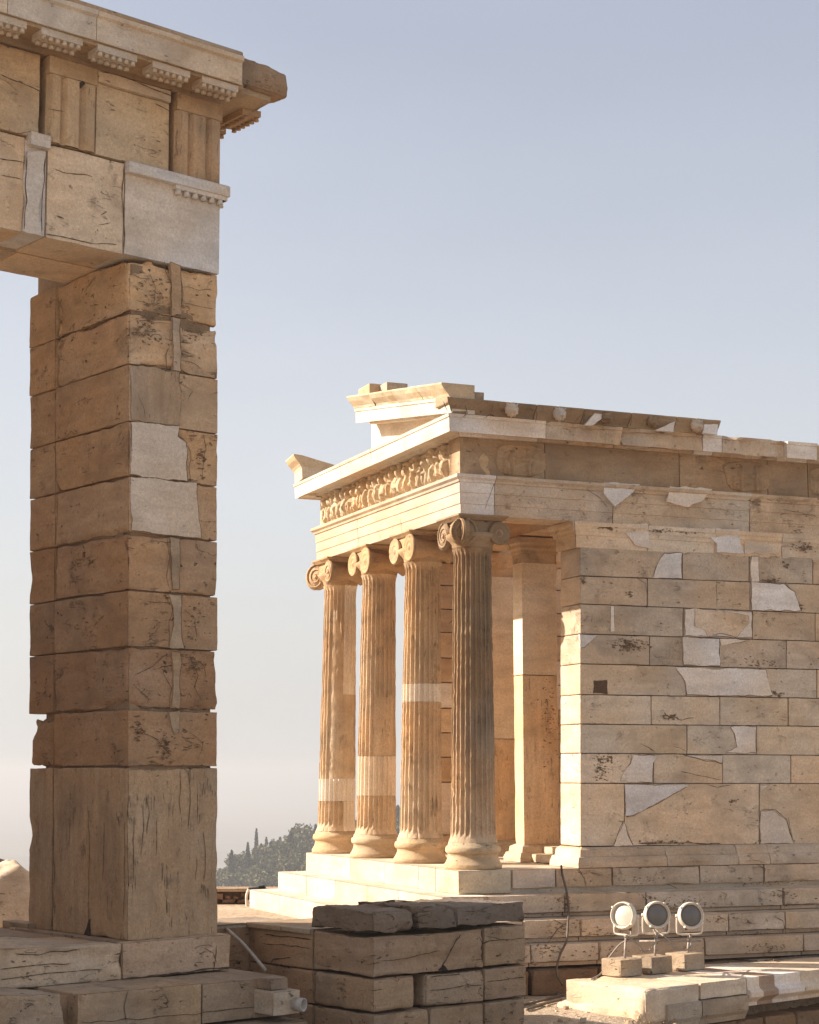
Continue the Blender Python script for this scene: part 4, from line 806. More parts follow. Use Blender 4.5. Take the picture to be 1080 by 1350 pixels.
# second support of the beam, beyond the left edge of the picture
p2 = MB()
for k in range(9): a, b = -1.4+k*.666, -1.4+(k+1)*.666; block(p2, [GW(-4.3, 0, a+.004), GW(-3.28, 0, a+.004), GW(-3.28, 0, b-.004), GW(-4.3, 0, b-.004)], LV*1.7, vary(PIER, .06), r=.02, chip=.06, cell=.12, full=True)
block(p2, gq(-4.3, -3.31, zA0, 6.6), LV*1.17, GOLD, cell=.15, full=True); p2.build('pier', STONE2, gate)
# --- plinth and steps under the pier
gp_ = MB(); PLC = (.40, .30, .21, .85)
q = quad(RPL(.10), [(162, 1291.5), (303.5, 1278), (305, 1231), (162, 1243)]); block(gp_, q, LV*2.0, (.56, .42, .30, .8), r=.014, chip=.03, full=True, cell=.05, amp=.006, seed=21.)
sP = q[0]; sT = q[3]
block(gp_, [GW(-2.6, -.10, -1.735), sP-RV*.008, sT-RV*.008+ZV*.0, GW(-2.6, -.10, -1.325)], LV*1.0, (.60, .485, .365, .9), r=.02, chip=.04, full=True, cell=.035, amp=.012, seed=22., lay=.03)
box(gp_, [GW(-.1, -.03, -1.45), GW(1.0, -.03, -1.45), GW(1.0, -.03, -1.408), GW(-.1, -.03, -1.408)], LV*1.8, PLC)
block(gp_, [GW(-.05, 1.62, -1.45), GW(.1, 1.62, -1.45), GW(.1, 1.62, -1.36), GW(-.05, 1.62, -1.36)], LV*.5, (.38, .29, .2, .8), full=True, cell=.06)
box(gp_, [GW(-2.6, .85, -1.8), GW(1.0, .85, -1.8), GW(1.0, .85, -1.43), GW(-2.6, .85, -1.43)], LV*1.3, PLC)
RP1 = Face2D(G0+NR*.10, RV, NR); zP = lambda X, Y: (X/3.176, 1200+Y/3.176)
for pts, w in (([(845, 155), (890, 180), (905, 220)], .012), ([(905, 150), (900, 210), (888, 270)], .014), ([(520, 285), (640, 275), (760, 262), (880, 248), (965, 240)], .03), ([(0, 330), (150, 322), (330, 310), (500, 292)], .02), ([(0, 250), (120, 232), (300, 225)], .014), ([(0, 290), (200, 262), (430, 245)], .012), ([(60, 180), (160, 190), (250, 170), (330, 165)], .016)): crack(gp_, RP1, [zP(*p) for p in pts], w, proud=.004)
gp_.build('plinth', STONE2, gate)
gs = MB(); c1 = hitz(*zP(326, 352), -1.715); c2 = hitz(*zP(1195, 272), -1.715)
A0 = c1; dR = RV; L12 = float((c2-c1)@RV)
def stepq(a, b, z0, z1, o=0.): return [A0+dR*a+NR*o+ZV*(z0+1.715), A0+dR*b+NR*o+ZV*(z0+1.715), A0+dR*b+NR*o+ZV*(z1+1.715), A0+dR*a+NR*o+ZV*(z1+1.715)]
j1 = float((hit(*zP(846, 400), A0, NR)-A0)@RV)
block(gs, stepq(0, j1-.004, -2.05, -1.715), LV*1.1, (.46, .355, .25, .8), r=.012, chip=.03, full=True, cell=.05, amp=.006, seed=31.); block(gs, stepq(j1+.002, L12, -2.05, -1.72), LV*1.1, (.39, .29, .20, .85), r=.014, chip=.03, full=True, cell=.05, amp=.006, seed=32.)
q = [hit(*p, A0+NR*.06, NR) for p in ((-60, 1362), (88, 1356), (80, 1309), (-60, 1313))]; block(gs, q, LV*.8, (.43, .335, .24, .95), r=.03, chip=.09, full=True, cell=.04, amp=.02, chips=.05, seed=33.)
box(gs, stepq(-3.4, .0, -2.1, -1.74, -.15), LV*1.2, PLC)
block(gs, stepq(-2.4, L12+.0, -2.40, -2.06, .30), LV*1.4, (.30, .225, .155, .9), r=.02, chip=.05, full=True, cell=.08, amp=.01, seed=34.)
SF1 = Face2D(A0, RV, NR)
for pts, w in (([(540, 335), (520, 400), (525, 470)], .014), ([(330, 470), (560, 455), (850, 430), (1070, 405)], .012)): crack(gs, SF1, [zP(*p) for p in pts], w, proud=.004)
gs.build('step', STONE2, gate)
# unseen wall standing in for the gatehouse, placed and sized to shade the foreground
gh = MB()
for k in range(32):
    z0, z1 = -2.4+k*.5, -1.9+k*.5-.006; y = 11.4+(.6 if k % 2 else 0); ys = [11.4]
    while y < 17.2: y += 1.25; ys.append(min(y, 18.0))
    if ys[-1] < 18.0: ys.append(18.0)
    for a, b in zip(ys[:-1], ys[1:]):
        if b-a > .02: box(gh, [A3(-6.3, a+.003, z0), A3(-6.3, b-.003, z0), A3(-6.3, b-.003, z1), A3(-6.3, a+.003, z1)], A3(-2., 0, 0), vary((.44, .29, .18, .9), .1))
box(gh, [A3(-6.1, 11.2, 13.6), A3(-6.1, 18.1, 13.6), A3(-6.1, 18.1, 14.2), A3(-6.1, 11.2, 14.2)], A3(-2.5, 0, 0), PALE)
tag(gh.build('gatehouse_shade_wall', STONE), 'unseen high wall of squared marble blocks, added to shade the gateway', 'wall')
# ================================================================ SHADED BLOCK WALL between gateway and temple
bw = thing('block_wall', 'low corner wall of dark cracked grey brown blocks in shade before the temple steps', 'wall', hitz(492, 1233, -1.40)+A3(0, 0, -.9))
K0 = hitz(492, 1234, -1.405)
def bq(a, b, z0, z1, o=0.): return [K0+RV*a+NR*o+ZV*(z0+1.405), K0+RV*b+NR*o+ZV*(z0+1.405), K0+RV*b+NR*o+ZV*(z1+1.405), K0+RV*a+NR*o+ZV*(z1+1.405)]
BF = Face2D(K0-ZV*K0[2], RV, NR); BL = Face2D(K0-ZV*K0[2], LV, -RV)
def bs(x, y): return float((hit(x, y, K0, NR)-K0)@RV)
def bd(x, y): return float((hit(x, y, K0, -RV)-K0)@LV)
zB = lambda X, Y: (400+X/3.375, 1170+Y/3.375)
zS1 = float(hit(492, 1290, K0, NR)[2]); zS2 = float(hit(494, 1337, K0, NR)[2])
jx = [bs(*zB(x, 300)) for x in (700, 804, 992)]; LD = bd(413, 1240); FULL = bd(328, 1230)
bm = MB(); BG = (.38, .29, .21, .9)
bj = bs(*zB(640, 300)); 
block(bm, bq(0, jx[1]-.004, zS1+.004, -1.41), LV*LD, (0.400, 0.304, 0.221, .95), r=.025, chip=.05, full=True, cell=.035, amp=.012, seed=41., chips=.05, lay=.03); block(bm, bq(jx[1]+.004, jx[2], zS1+.008, -1.40), LV*LD, (0.400, 0.304, 0.214, .9), r=.035, chip=.06, full=True, cell=.04, amp=.012, seed=42., chips=.2)
a1, a2 = bs(*zB(500, 480)), bs(*zB(545, 480))
block(bm, bq(0, a1, zS2+.006, zS1-.004), LV*LD, (0.428, 0.324, 0.228, .85), r=.05, chip=.06, full=True, cell=.04, amp=.01, seed=43., chips=.2); block(bm, bq(a2, jx[1]-.004, zS2+.006, zS1-.004), LV*LD, (0.414, 0.310, 0.214, .95), r=.03, chip=.07, full=True, cell=.035, amp=.012, seed=44., chips=.05, lay=.03); block(bm, bq(jx[1]+.003, jx[2]+.01, zS2+.008, zS1-.004), LV*LD, (0.400, 0.297, 0.207, .9), r=.03, chip=.05, full=True, cell=.04, amp=.012, seed=45.)
j4 = bs(*zB(562, 590))
for a, b, sd in ((0, j4-.005, 46.), (j4+.005, jx[1]-.004, 47.), (jx[1]+.004, jx[2]-.02, 48.)): block(bm, bq(a, b, -2.42, zS2-.003), LV*LD, vary((0.386, 0.290, 0.200, .9), .06), r=.03, chip=.05, full=True, cell=.045, amp=.012, seed=sd)
for k, (z0, z1) in enumerate(((zS1, -1.41), (zS2, zS1), (-2.42, zS2))):
    cuts = [LD+.004, FULL] if k == 0 else ([LD*.55, FULL] if k == 1 else [LD+.004, LD+1.0, FULL])
    if k == 1: cuts = [LD+.004, FULL]
    for a, b in zip(cuts[:-1], cuts[1:]): block(bm, [p+LV*a for p in bq(0, jx[2]-.1, z0+.004, z1-.004)], LV*(b-a-.006), vary((0.428, 0.297, 0.193, .8), .05), r=.014, chip=.03, full=True, cell=.06, amp=.006)
box(bm, [p+LV*.3 for p in bq(.2, jx[2]-.15, -2.4, -1.45)], LV*(FULL-.4), (.1, .07, .05, 1))
block(bm, [p+LV*(LD+.01) for p in bq(-.03, jx[2]-.4, -1.452, -1.40)], LV*(FULL-LD), (.40, .32, .235, .6), r=.008, full=True, cell=.08)   # paving along its top
box(bm, [p+LV*FULL for p in bq(-1.2, .5, -2.4, -1.452)], LV*.5, (0.373, 0.262, 0.172, .9)); block(bm, [p+LV*FULL for p in bq(-1.2, .5, -1.452, -1.405)], LV*.6, (.38, .3, .22, .7), full=True, cell=.1)
for pts, w, fc in (([(684, 215), (660, 270), (640, 320), (610, 350)], .02, BF), ([(700, 205), (680, 235)], .018, BF), ([(330, 330), (460, 315), (600, 280)], .01, BF), ([(820, 240), (980, 225)], .01, BF), ([(560, 460), (700, 440), (800, 430)], .012, BF), ([(815, 420), (985, 400)], .01, BF), ([(780, 215), (800, 245), (830, 235)], .02, BF), ([(495, 240), (500, 255)], .03, BF), ([(560, 400), (700, 385)], .012, BF)): crack(bm, fc, [zB(*p) for p in pts], w, (.05, .036, .026, .5), proud=.004)
patch(bm, BF, [zB(*p) for p in [(598, 365), (622, 340), (645, 372)]], (.03, .022, .016, .5), proud=.004)
zL = lambda X, Y: (320+X/7.71, 1220+Y/7.71)
for pts, w in (([(300, 400), (290, 370), (310, 340), (500, 325)], .018), ([(300, 400), (400, 410), (500, 430)], .022), ([(200, 180), (450, 205), (690, 235)], .012), ([(220, 90), (500, 120), (700, 145)], .018)): crack(bm, BL, [zL(*p) for p in pts], w, (.07, .05, .035, .5), proud=.004)
bm.build('wall_blocks', STONE2, bw)
cp_ = MB(); zt = float(hit(492, 1202, K0, NR)[2])+.03; SLAB = (.225, .185, .15, 1.); se_ = bs(*zB(995, 130))
s1 = bs(*zB(500, 150)); s2 = bs(*zB(685, 130))
block(cp_, bq(-.02, s1+.02, -1.395, zt-.01, .02), LV*(LD+.05), SLAB, r=.025, chip=.14, full=True, cell=.035, amp=.045, seed=51., chips=.0)
block(cp_, bq(s1+.018, s2-.003, -1.39, zt+.0, .01), LV*(LD+.03), vary(SLAB, .06), r=.02, chip=.12, full=True, cell=.035, amp=.04, seed=52., chips=.1)
block(cp_, bq(s2+.004, se_, -1.385, zt-.015, .0), LV*(LD+.02), vary(SLAB, .06), r=.03, chip=.14, full=True, cell=.035, amp=.035, seed=53., chips=.1)
cp_.build('capping_slab', STONE2, bw)
# --- stone junction block with a pipe end, small brick on it
def px_on_z(x, y, z): return hitz(x, y, z)
db = MB(); zb_ = -2.06; Pc = hit(360, 1340, A0+NR*.27, NR); zb_ = float(Pc[2]); wR = float((hit(396, 1334, Pc, NR)-Pc)@RV); htop = float(hit(360, 1308, Pc, NR)[2])
block(db, [Pc, Pc+RV*wR, Pc+RV*wR+ZV*(htop-zb_), Pc+ZV*(htop-zb_)], LV*.30, (.50, .42, .33, .8), r=.012, chip=.03, full=True, cell=.03, amp=.006)
dr = db.build('drain_block', STONE2, None, origin=Pc+RV*wR/2); tag(dr, 'squared grey stone block with a pipe end sticking out, below the shaded step', 'drain block')
pp = MB(); Q = hit(390, 1324, Pc+NR*.0, NR); ax = NR*.92+RV*.38; lathe(pp, Q-ax*.12, ax, [(.052, 0), (.052, .13), (.057, .132), (.057, .20), (.046, .20), (.044, .13), (.0, .12)], (1, 1, 1, 1), 28); po = pp.build('pipe_end', PIPE, dr)
pb = MB(); lathe(pb, Q, ax, [(.0, .02), (.045, .02)], (1, 1, 1, 1), 20); pb.build('pipe_bore', BORE, po)
sb_ = MB(); T0 = Pc+ZV*(htop-zb_+.003)+RV*.03+LV*.08; hb = .095
block(sb_, [T0, T0+RV*(wR*.66), T0+RV*(wR*.66)+ZV*hb, T0+ZV*hb], LV*.2, (.36, .29, .23, .9), r=.012, chip=.03, full=True, cell=.03, amp=.006)
tag(sb_.build('loose_brick', STONE2, None, origin=T0), 'small grey stone lying on top of the block with the pipe end', 'stone')
# --- conduit leaning from behind the pier
cd = MB(); p0 = hit(283, 1213, *RPL(-1.0)); p3 = hit(350, 1280, K0+LV*.9, -RV)
P1_ = hitz(283, 1214, -1.40); P2_ = hitz(312, 1236, -1.50); P3_ = hitz(350, 1279, -1.69)
tube(cd, smooth_path([P1_-RV*.25, P1_, P2_, (P2_+P3_)/2+ZV*.01, P3_]), .016, (1, 1, 1, 1), 10); tag(cd.build('conduit', PALECABLE, None, origin=P3_), 'thin pale conduit slanting down beside the foot of the tall pier', 'conduit')
# ================================================================ CARVED MARBLE SLAB AND FLOODLIGHTS
cm = thing('carved_marble_slab', 'long pale marble block with a moulded face, carrying the three floodlights', 'marble block', hitz(851, 1304, -2.1)+A3(0, 0, -.3))
K1 = hitz(851, 1304, -2.1)
def kq(a, b, z0, z1, o=0.): return [K1+RV*a+NR*o+ZV*(z0+2.1), K1+RV*b+NR*o+ZV*(z0+2.1), K1+RV*b+NR*o+ZV*(z1+2.1), K1+RV*a+NR*o+ZV*(z1+2.1)]
def ks(x, y): return float((hit(x, y, K1, NR)-K1)@RV)
DP = float((hitz(757, 1290, -2.1)-K1)@LV)
cmb = MB(); SLB = (.70, .585, .45, .5)
k1 = ks(924, 1310); k2 = ks(*(660+835/2.571, 1100+520/2.571)); k3 = 4.2
block(cmb, kq(.0, k1-.002, -2.46, -2.1), LV*DP, SLB, r=.02, chip=.09, full=True, cell=.04, amp=.014, seed=61., chips=.1); block(cmb, kq(k1+.002, k2, -2.27, -2.102), LV*DP, vary(SLB, .05), r=.012, chip=.03, full=True, cell=.05, amp=.006, seed=62.)
block(cmb, kq(-.05, .30, -2.53, -2.30, -.03), LV*(DP+.08), SLB, r=.05, chip=.10, full=True, cell=.04, amp=.03, seed=63., chips=.0)
mprof = [(.0, -.30), (.0, -.265), (.015, -.25), (.035, -.235), (.075, -.215), (.09, -.20), (.09, -.155), (.075, -.14), (.045, -.125), (.035, -.10), (.035, -.02), (.03, -.004), (-.9, -.004), (-.9, -.30)]
lower = [(.0, -.36), (.0, -.30), (.02, -.27), (.055, -.235), (.065, -.225), (.065, -.175), (.0, -.172), (-.3, -.172), (-.3, -.36)]
for a, b, c in ((.30, k1, SLB), (k1, k2, SLB)): mould(cmb, K1+RV*a, K1+RV*b, NR, NR, [(-.02, -.42), (-.01, -.37), (.02, -.33), (.03, -.26), (.026, -.185), (.0, -.178), (-.2, -.178), (-.2, -.42)], vary((.46, .38, .29, .75), .04), ero=.02, step=.05)
kk = [k2+.003, ks(1001, 1290), ks(1021, 1288), ks(1055, 1280), 3.0, 4.4]
for i in range(5): mould(cmb, K1+RV*kk[i], K1+RV*kk[i+1], NR, NR, [(p[0]-.035, p[1]) for p in mprof], vary([NEW, (.46, .34, .25, .6), NEW, SLB, SLB][i], .05), ero=[.004, .01, .004, .02, .015][i], step=.07, gap=.002)
cmb.build('moulded_block', STONE, cm)
# rough footing under it and paving behind
ft = thing('footing_wall', 'rough brown stone footing under the carved slab', 'wall', K1+RV*1.0-ZV*1.0); fm = MB()
fj_ = [.15, .75, 1.05, 1.5, 1.95, 2.5, 3.1, 3.7, 4.4]
for a, b in zip(fj_[:-1], fj_[1:]): block(fm, [p+LV*.06 for p in kq(a, b-.008, -3.1, -2.53)], LV*.4, vary((.27, .185, .115, 1.), .12), r=.035, chip=.08, cell=.045, amp=.025, chips=.1)
fm.build('footing_stones', STONE2, ft)
pv = MB(); 
for i, (a, b) in enumerate(((1.5, 3.2), (3.205, 4.8))): block(pv, [p+LV*(DP+.015) for p in kq(a, b, -2.3, -2.13+.015*i)], LV*1.15, vary((.66, .55, .42, .5), .06), r=.015, chip=.03, cell=.08, amp=.008)
tag(pv.build('paving_slab', STONE, None, origin=K1+RV*2+LV*DP-ZV*.3), 'pale sunlit paving stones behind the carved slab, at the foot of the temple wall', 'paving')
# floodlights
def floodlight(xb, yb, wpx, xh, yh, aim, label):
    base = hitz(xb, yb, -2.098); T = thing('floodlight', label, 'floodlight', base, 'floodlights on the marble slab')
    D = base[1]; w = wpx*D/F_PX
    head = hit(xh, yh, base+LV*.14, A3(0, -1, 0)); aim = np.asarray(aim, float); aim /= np.linalg.norm(aim); R = .140
    bb = MB(); bw_ = .20; block(bb, [base+RV*-.19+LV*-.02, base+RV*.15+LV*-.02, base+RV*.15+LV*-.02+ZV*.18, base+RV*-.19+LV*-.02+ZV*.18], LV*.28, (.44, .36, .27, 1.), r=.012, chip=.04, full=True, cell=.03, amp=.006); bb.build('concrete_foot', STONE2, T)
    hb_ = MB(); lathe(hb_, head, aim, [(.0, -.20), (.045, -.20), (.05, -.16), (.075, -.155), (.095, -.10), (.112, -.05), (R-.006, -.03), (R+.006, -.03), (R+.006, .0), (R, .035), (R-.010, .04), (R-.014, .012), (R-.02, .006)], (1, 1, 1, 1), 36)
    for i in range(4):
        th = i*math.pi/2+.6; x = np.cross(aim, ZV); x /= np.linalg.norm(x); y = np.cross(x, aim); obox(hb_, head+(x*math.cos(th)+y*math.sin(th))*(R+.004)+aim*.015, x*.010, y*.010, aim*.028, (1, 1, 1, 1))
    ho = hb_.build('lamp_housing', PAINT, T)
    lm = MB(); lathe(lm, head, aim, [(.0, .026), (.06, .022), (.10, .012), (R-.016, .004)], (1, 1, 1, 1), 32); lm.build('lens', LENS_SUNLIT if aim[0] < 0 else LENS_SHADED, ho)
    x = np.cross(aim, ZV); x /= np.linalg.norm(x); piv = head-aim*.05; foot = base+ZV*.15+LV*.10; top = piv-ZV*.20; 
    br = MB(); tube(br, smooth_path([piv+x*.135+ZV*.01, piv+x*.145-ZV*.04, piv+x*.145-ZV*.16, piv+x*.12-ZV*.195, top, piv-x*.12-ZV*.195, piv-x*.145-ZV*.16, piv-x*.145-ZV*.04, piv-x*.135+ZV*.01], 3), .011, (1, 1, 1, 1), 8)
    for sg in (-1, 1): lathe(br, piv+x*sg*.115, x*sg, [(.02, 0), (.02, .04), (.0, .042)], (1, 1, 1, 1), 12)
    br.build('bracket', PAINT, T)
    ps = MB(); tube(ps, [foot-ZV*.03, (foot+top)/2, top], .014, (1, 1, 1, 1), 10); lathe(ps, top-ZV*.03, ZV, [(.024, 0), (.024, .035)], (1, 1, 1, 1), 12); ps.build('post', STEEL, T)
    gl = MB(); bx_ = piv-aim*.09-ZV*.12; lathe(gl, bx_, ZV, [(.014, -.03), (.014, .03), (.02, .03), (.02, .05)], (1, 1, 1, 1), 10); gl.build('cable_gland', CABLE, T)
    return head, top, bx_, foot
fl = [floodlight(833, 1287, 36, 822, 1207, (-.62, -.76, .12), 'leftmost floodlight of three on the marble slab, its sunlit lens turned to the left'),
      floodlight(873, 1283, 36, 866.5, 1206, (.18, -.96, .10), 'middle floodlight of three on the marble slab, with a shaded lens'),
      floodlight(916, 1279, 36, 911, 1207, (.22, -.95, .12), 'rightmost floodlight of three on the marble slab, shaded lens facing right')]
xb = MB(); yb = [hit(x, 1241, fl[1][1], A3(0, -1, 0)) for x in (843, 924)]; tube(xb, yb, .011, (1, 1, 1, 1), 8)
tag(xb.build('connecting_bar', STEEL, None, origin=yb[0]), 'thin rusty bar joining the posts of the three floodlights', 'bar')
wc = MB()
def pz(x, y, ref): return hit(x, y, ref, A3(0, -1, 0))
r1 = fl[0][1]; tube(wc, smooth_path([fl[1][2]-ZV*.03, pz(866, 1237, r1), pz(857, 1252, r1), pz(848, 1254, r1), pz(842, 1246, r1), fl[0][1]]), .009, (1, 1, 1, 1), 6)
tube(wc, smooth_path([fl[1][2]-ZV*.03+RV*.02, pz(880, 1238, r1), pz(890, 1250, r1), pz(903, 1253, r1), pz(911, 1247, r1), fl[2][1]]), .009, (1, 1, 1, 1), 6)
tube(wc, smooth_path([fl[0][2]-ZV*.03, pz(832, 1238, r1), pz(820, 1243, r1), pz(808, 1256, r1), pz(800, 1268, r1), hitz(793, 1283, -2.09), hitz(780, 1291, -2.09)]), .010, (1, 1, 1, 1), 6)
tag(wc.build('lamp_cables', PALECABLE, None, origin=r1), 'looping pale cables hanging between the three floodlights', 'cables')
# cable hanging down the temple steps and cables on the ground
hc = MB(); ctp = [(740, 1141, -.15, .02), (742, 1155, -.13, 0), (747, 1175, -.40, 0), (750, 1200, -.42, 0), (749, 1214, -.65, 0), (747, 1240, -.77, 0), (738, 1260, -.80, 0), (734, 1282, -.86, 0), (742, 1299, -.9, 0)]
tube(hc, smooth_path([hit(x, y, *NPL(t)) for x, y, t, _ in ctp]), .013, (1, 1, 1, 1), 8); tag(hc.build('hanging_cable', CABLE, None, origin=hit(742, 1299, *NPL(-.9))), 'dark cable hanging down the shaded temple steps', 'cable')
gcab = MB()
for pts in ([(690, 1325), (715, 1319), (745, 1311), (775, 1308)], [(695, 1331), (720, 1323), (740, 1318)], [(752, 1300), (742, 1304), (735, 1312)]): tube(gcab, smooth_path([hitz(x, y, -2.37) for x, y in pts]), .013, (1, 1, 1, 1), 6)
tag(gcab.build('ground_cables', CABLE, None, origin=hitz(720, 1320, -2.38)), 'dark cables lying on the sandy ground left of the carved slab', 'cables')
pcab = MB()
for pts in ([(935, 1258), (960, 1259), (1000, 1255), (1040, 1257), (1085, 1254)], [(1020, 1266), (1050, 1262), (1090, 1260)]): tube(pcab, smooth_path([hitz(x, y, -2.085) for x, y in pts]), .011, (1, 1, 1, 1), 6)
tag(pcab.build('paving_cables', CABLE, None, origin=hitz(1000, 1256, -2.1)), 'thin dark cables running over the sunlit paving at the temple foot', 'cables')
# ================================================================ GROUND, TERRACE, FAR LANDSCAPE
def ground_material(name, c0, c1, scale, bump):
    m, nt, bs = newmat(name); g = NT(nt); tc = g.n('ShaderNodeTexCoord'); P = tc.outputs['Object']
    a = g.noise(P, scale, 6, .65); b = g.noise(P, scale*14, 4, .7)
    c = g.mix(g.mr(a, .35, .65), c0+(1,), c1+(1,)); c = g.mix(1., c, g.mix(g.mr(b, .3, .7), (.7, .7, .7, 1), (1.2, 1.2, 1.2, 1)), 'MULTIPLY')
    g.l(c, bs.inputs['Base Color']); bs.inputs['Roughness'].default_value = .95; bs.inputs['Specular IOR Level'].default_value = .1
    bp = g.n('ShaderNodeBump'); bp.inputs['Distance'].default_value = bump; g.l(b, bp.inputs['Height']); g.l(bp.outputs[0], bs.inputs['Normal']); return m
SAND = ground_material('sandy_ground', (.43, .325, .225), (.54, .43, .31), 1.1, .04)
def grid_mesh(name, xs, ys, zf, mat):
    X, Y = np.meshgrid(xs, ys, indexing='ij'); Zv = zf(X, Y); nx, ny = X.shape; P = np.stack([X.ravel(), Y.ravel(), Zv.ravel()], 1); i = np.arange(nx*ny).reshape(nx, ny)
    mb = MB(); mb.add(P, list(zip(i[:-1, :-1].ravel(), i[1:, :-1].ravel(), i[1:, 1:].ravel(), i[:-1, 1:].ravel())), smooth=True); return tag(mb.build(name, mat), kind='structure')
def gz(X, Y):                                                        # lower in front of the carved slab's footing
    P = np.stack([X.ravel()*1.3, Y.ravel()*1.3, 0*X.ravel()], 1); 
    d = (X-K1[0])*NR[0]+(Y-K1[1])*NR[1]; a = (X-K1[0])*RV[0]+(Y-K1[1])*RV[1]; sm = lambda v: np.clip(v, 0, 1)**2*(3-2*np.clip(v, 0, 1))
    return -2.40+.035*fbm(P, 3, 3).reshape(X.shape)-.75*sm((d+.42)/.28)*sm((a-.05)/.4)
grid_mesh('ground', np.linspace(-32, 34, 133), np.linspace(-34, 38, 145), gz, SAND)
pb_ = MB()
for _ in range(1100):
    x, y = random.uniform(.2, 7), random.uniform(14.5, 19.5); r_ = random.uniform(.012, .05)*random.random()**.7; V = RNG.normal(size=(9, 3)); V /= np.linalg.norm(V, axis=1, keepdims=True)
    z_ = float(gz(np.array([[x]]), np.array([[y]]))[0, 0]); th = np.arange(6)*1.047; k1_ = .7+.5*RNG.random(6); k2_ = .5+.4*RNG.random(6)
    P = [(x+math.cos(t)*r_*k, y+math.sin(t)*r_*k, z_) for t, k in zip(th, k1_)]+[(x+math.cos(t)*r_*k, y+math.sin(t)*r_*k, z_+r_*random.uniform(.5, .9)) for t, k in zip(th, k2_)]
    pb_.add(P, [(i, (i+1) % 6, 6+(i+1) % 6, 6+i) for i in range(6)]+[tuple(range(6, 12))], vary((.5, .4, .29, .6), .3))
tag(pb_.build('pebbles', STONE2), 'loose pebbles scattered over the sandy ground', 'pebbles', kind='stuff')
# terrace carrying the east side of the temple, a little higher
te_ = MB(); q = [W(-9, -1.2, -1.5), W(-.6, -1.2, -1.5), W(-.6, -1.2, -.775), W(-9, -1.2, -.775)]
box(te_, q, U1*13, (1, 1, 1, 1)); tag(te_.build('terrace', SAND), kind='structure')
# rubble parapet behind the temple steps
rp = MB(); A = hitz(272, 1204, -1.80)+A3(0, 2.2, -.13)
for k in range(4):
    x = random.uniform(-.1, 0)
    while x < 4.2:
        w = random.uniform(.07, .26); h = random.uniform(.06, .10); P = A+A3(-1.6+x, random.uniform(-.05, .02), k*.088-.10+random.uniform(-.015, .015)); tl_ = random.uniform(-.03, .03)
        block(rp, [P, P+A3(w-.005, 0, tl_), P+A3(w-.01, 0, h+tl_), P+A3(.01, 0, h)], A3(0, .4, 0), vary((.20, .12, .07, 1.), .35), r=.025, chip=.05, cell=.03, amp=.02, full=False, chips=-.2); x += w
box(rp, [A+A3(-1.6, .06, -.2), A+A3(2.6, .06, -.2), A+A3(2.6, .06, .26), A+A3(-1.6, .06, .26)], A3(0, .3, 0), (.12, .075, .05, 1.))
P = A+A3(-1.6, -.03, .265); block(rp, [P, P+A3(4.2, 0, 0), P+A3(4.2, 0, .05), P+A3(0, 0, .05)], A3(0, .5, 0), (.42, .32, .23, .7), r=.012, cell=.1)
tag(rp.build('rubble_parapet', STONE2, None, origin=A), 'low parapet of red brown rubble behind the temple steps', 'wall')
# ledge at the foot of the parapet with floodlight seen from behind
bl = hit(332, 1186, W(0, 5.55, 0), A3(0, -1, 0)); rl = thing('wall_lamp', 'small black floodlight on a pale bracket behind the left end of the temple steps', 'floodlight', hit(326, 1200, bl, A3(0, -1, 0)))
def pr2(x, y): return hit(x, y, bl, A3(0, -1, 0))
m1 = MB(); a_, b_, c_, d_ = pr2(327, 1171), pr2(349, 1169), pr2(349, 1172.5), pr2(327, 1173); box(m1, [d_, c_, b_, a_], A3(0, .22, 0), (1, 1, 1, 1)); e_ = pr2(341, 1172); f2_ = pr2(349, 1167)
box(m1, [pr2(341, 1173.4), pr2(350, 1173), f2_, pr2(341, 1168)], A3(0, .2, 0), (1, 1, 1, 1)); m1.build('lamp_head', DARKMETAL, rl)
m2 = MB(); tube(m2, smooth_path([pr2(328, 1172), pr2(325, 1182), pr2(326, 1200)]), .018, (1, 1, 1, 1), 8); tube(m2, smooth_path([pr2(330, 1186), pr2(327, 1190), pr2(330, 1196)]), .012, (1, 1, 1, 1), 8); m2.build('bracket', PAINT, rl)
# boulders left of the pier
def boulder(c, rx, ry, rz, col, seed, label, name='boulder'):
    n, m = 56, 40; th = np.linspace(0, 2*math.pi, n, endpoint=False); ph = np.linspace(.02, math.pi-.02, m); V = np.array([(math.sin(p)*math.cos(t), math.sin(p)*math.sin(t), math.cos(p)) for p in ph for t in th])
    d = 1+.20*fbm(V*1.6+seed, 3, 3)+.05*fbm(V*7+seed, 5, 3); F3 = np.random.default_rng(int(seed*10)).normal(size=(26, 3)); F3 /= np.linalg.norm(F3, axis=1, keepdims=True); d = np.minimum(d, (.80/np.clip(V@F3.T, .05, 9)).min(1))+.03*vn(V*9+seed, 3)
    V = V*d[:, None]*A3(rx, ry, rz)+c; F = [(i*n+j, (i+1)*n+j, (i+1)*n+(j+1) % n, i*n+(j+1) % n) for i in range(m-1) for j in range(n)]+[tuple(range(n)), tuple((m-1)*n+j for j in range(n-1, -1, -1))]
    mb = MB(); mb.add(V, F, col, smooth=True); return tag(mb.build(name, STONE2, None, origin=A3(c[0], c[1], c[2]-rz)), label, 'boulder')
boulder(hitz(14, 1222, -1.62)+A3(-.25, .6, .05), .80, .7, .66, (.66, .55, .42, .5), 2.2, 'large sunlit tan boulder left of the tall pier')
boulder(hit(-4, 1142, A3(0, 23., 0), A3(0, -1, 0)), .16, .2, .12, (.22, .18, .14, 1.), 5.1, 'small dark rock on top of the sunlit boulder at the left edge', 'rock')
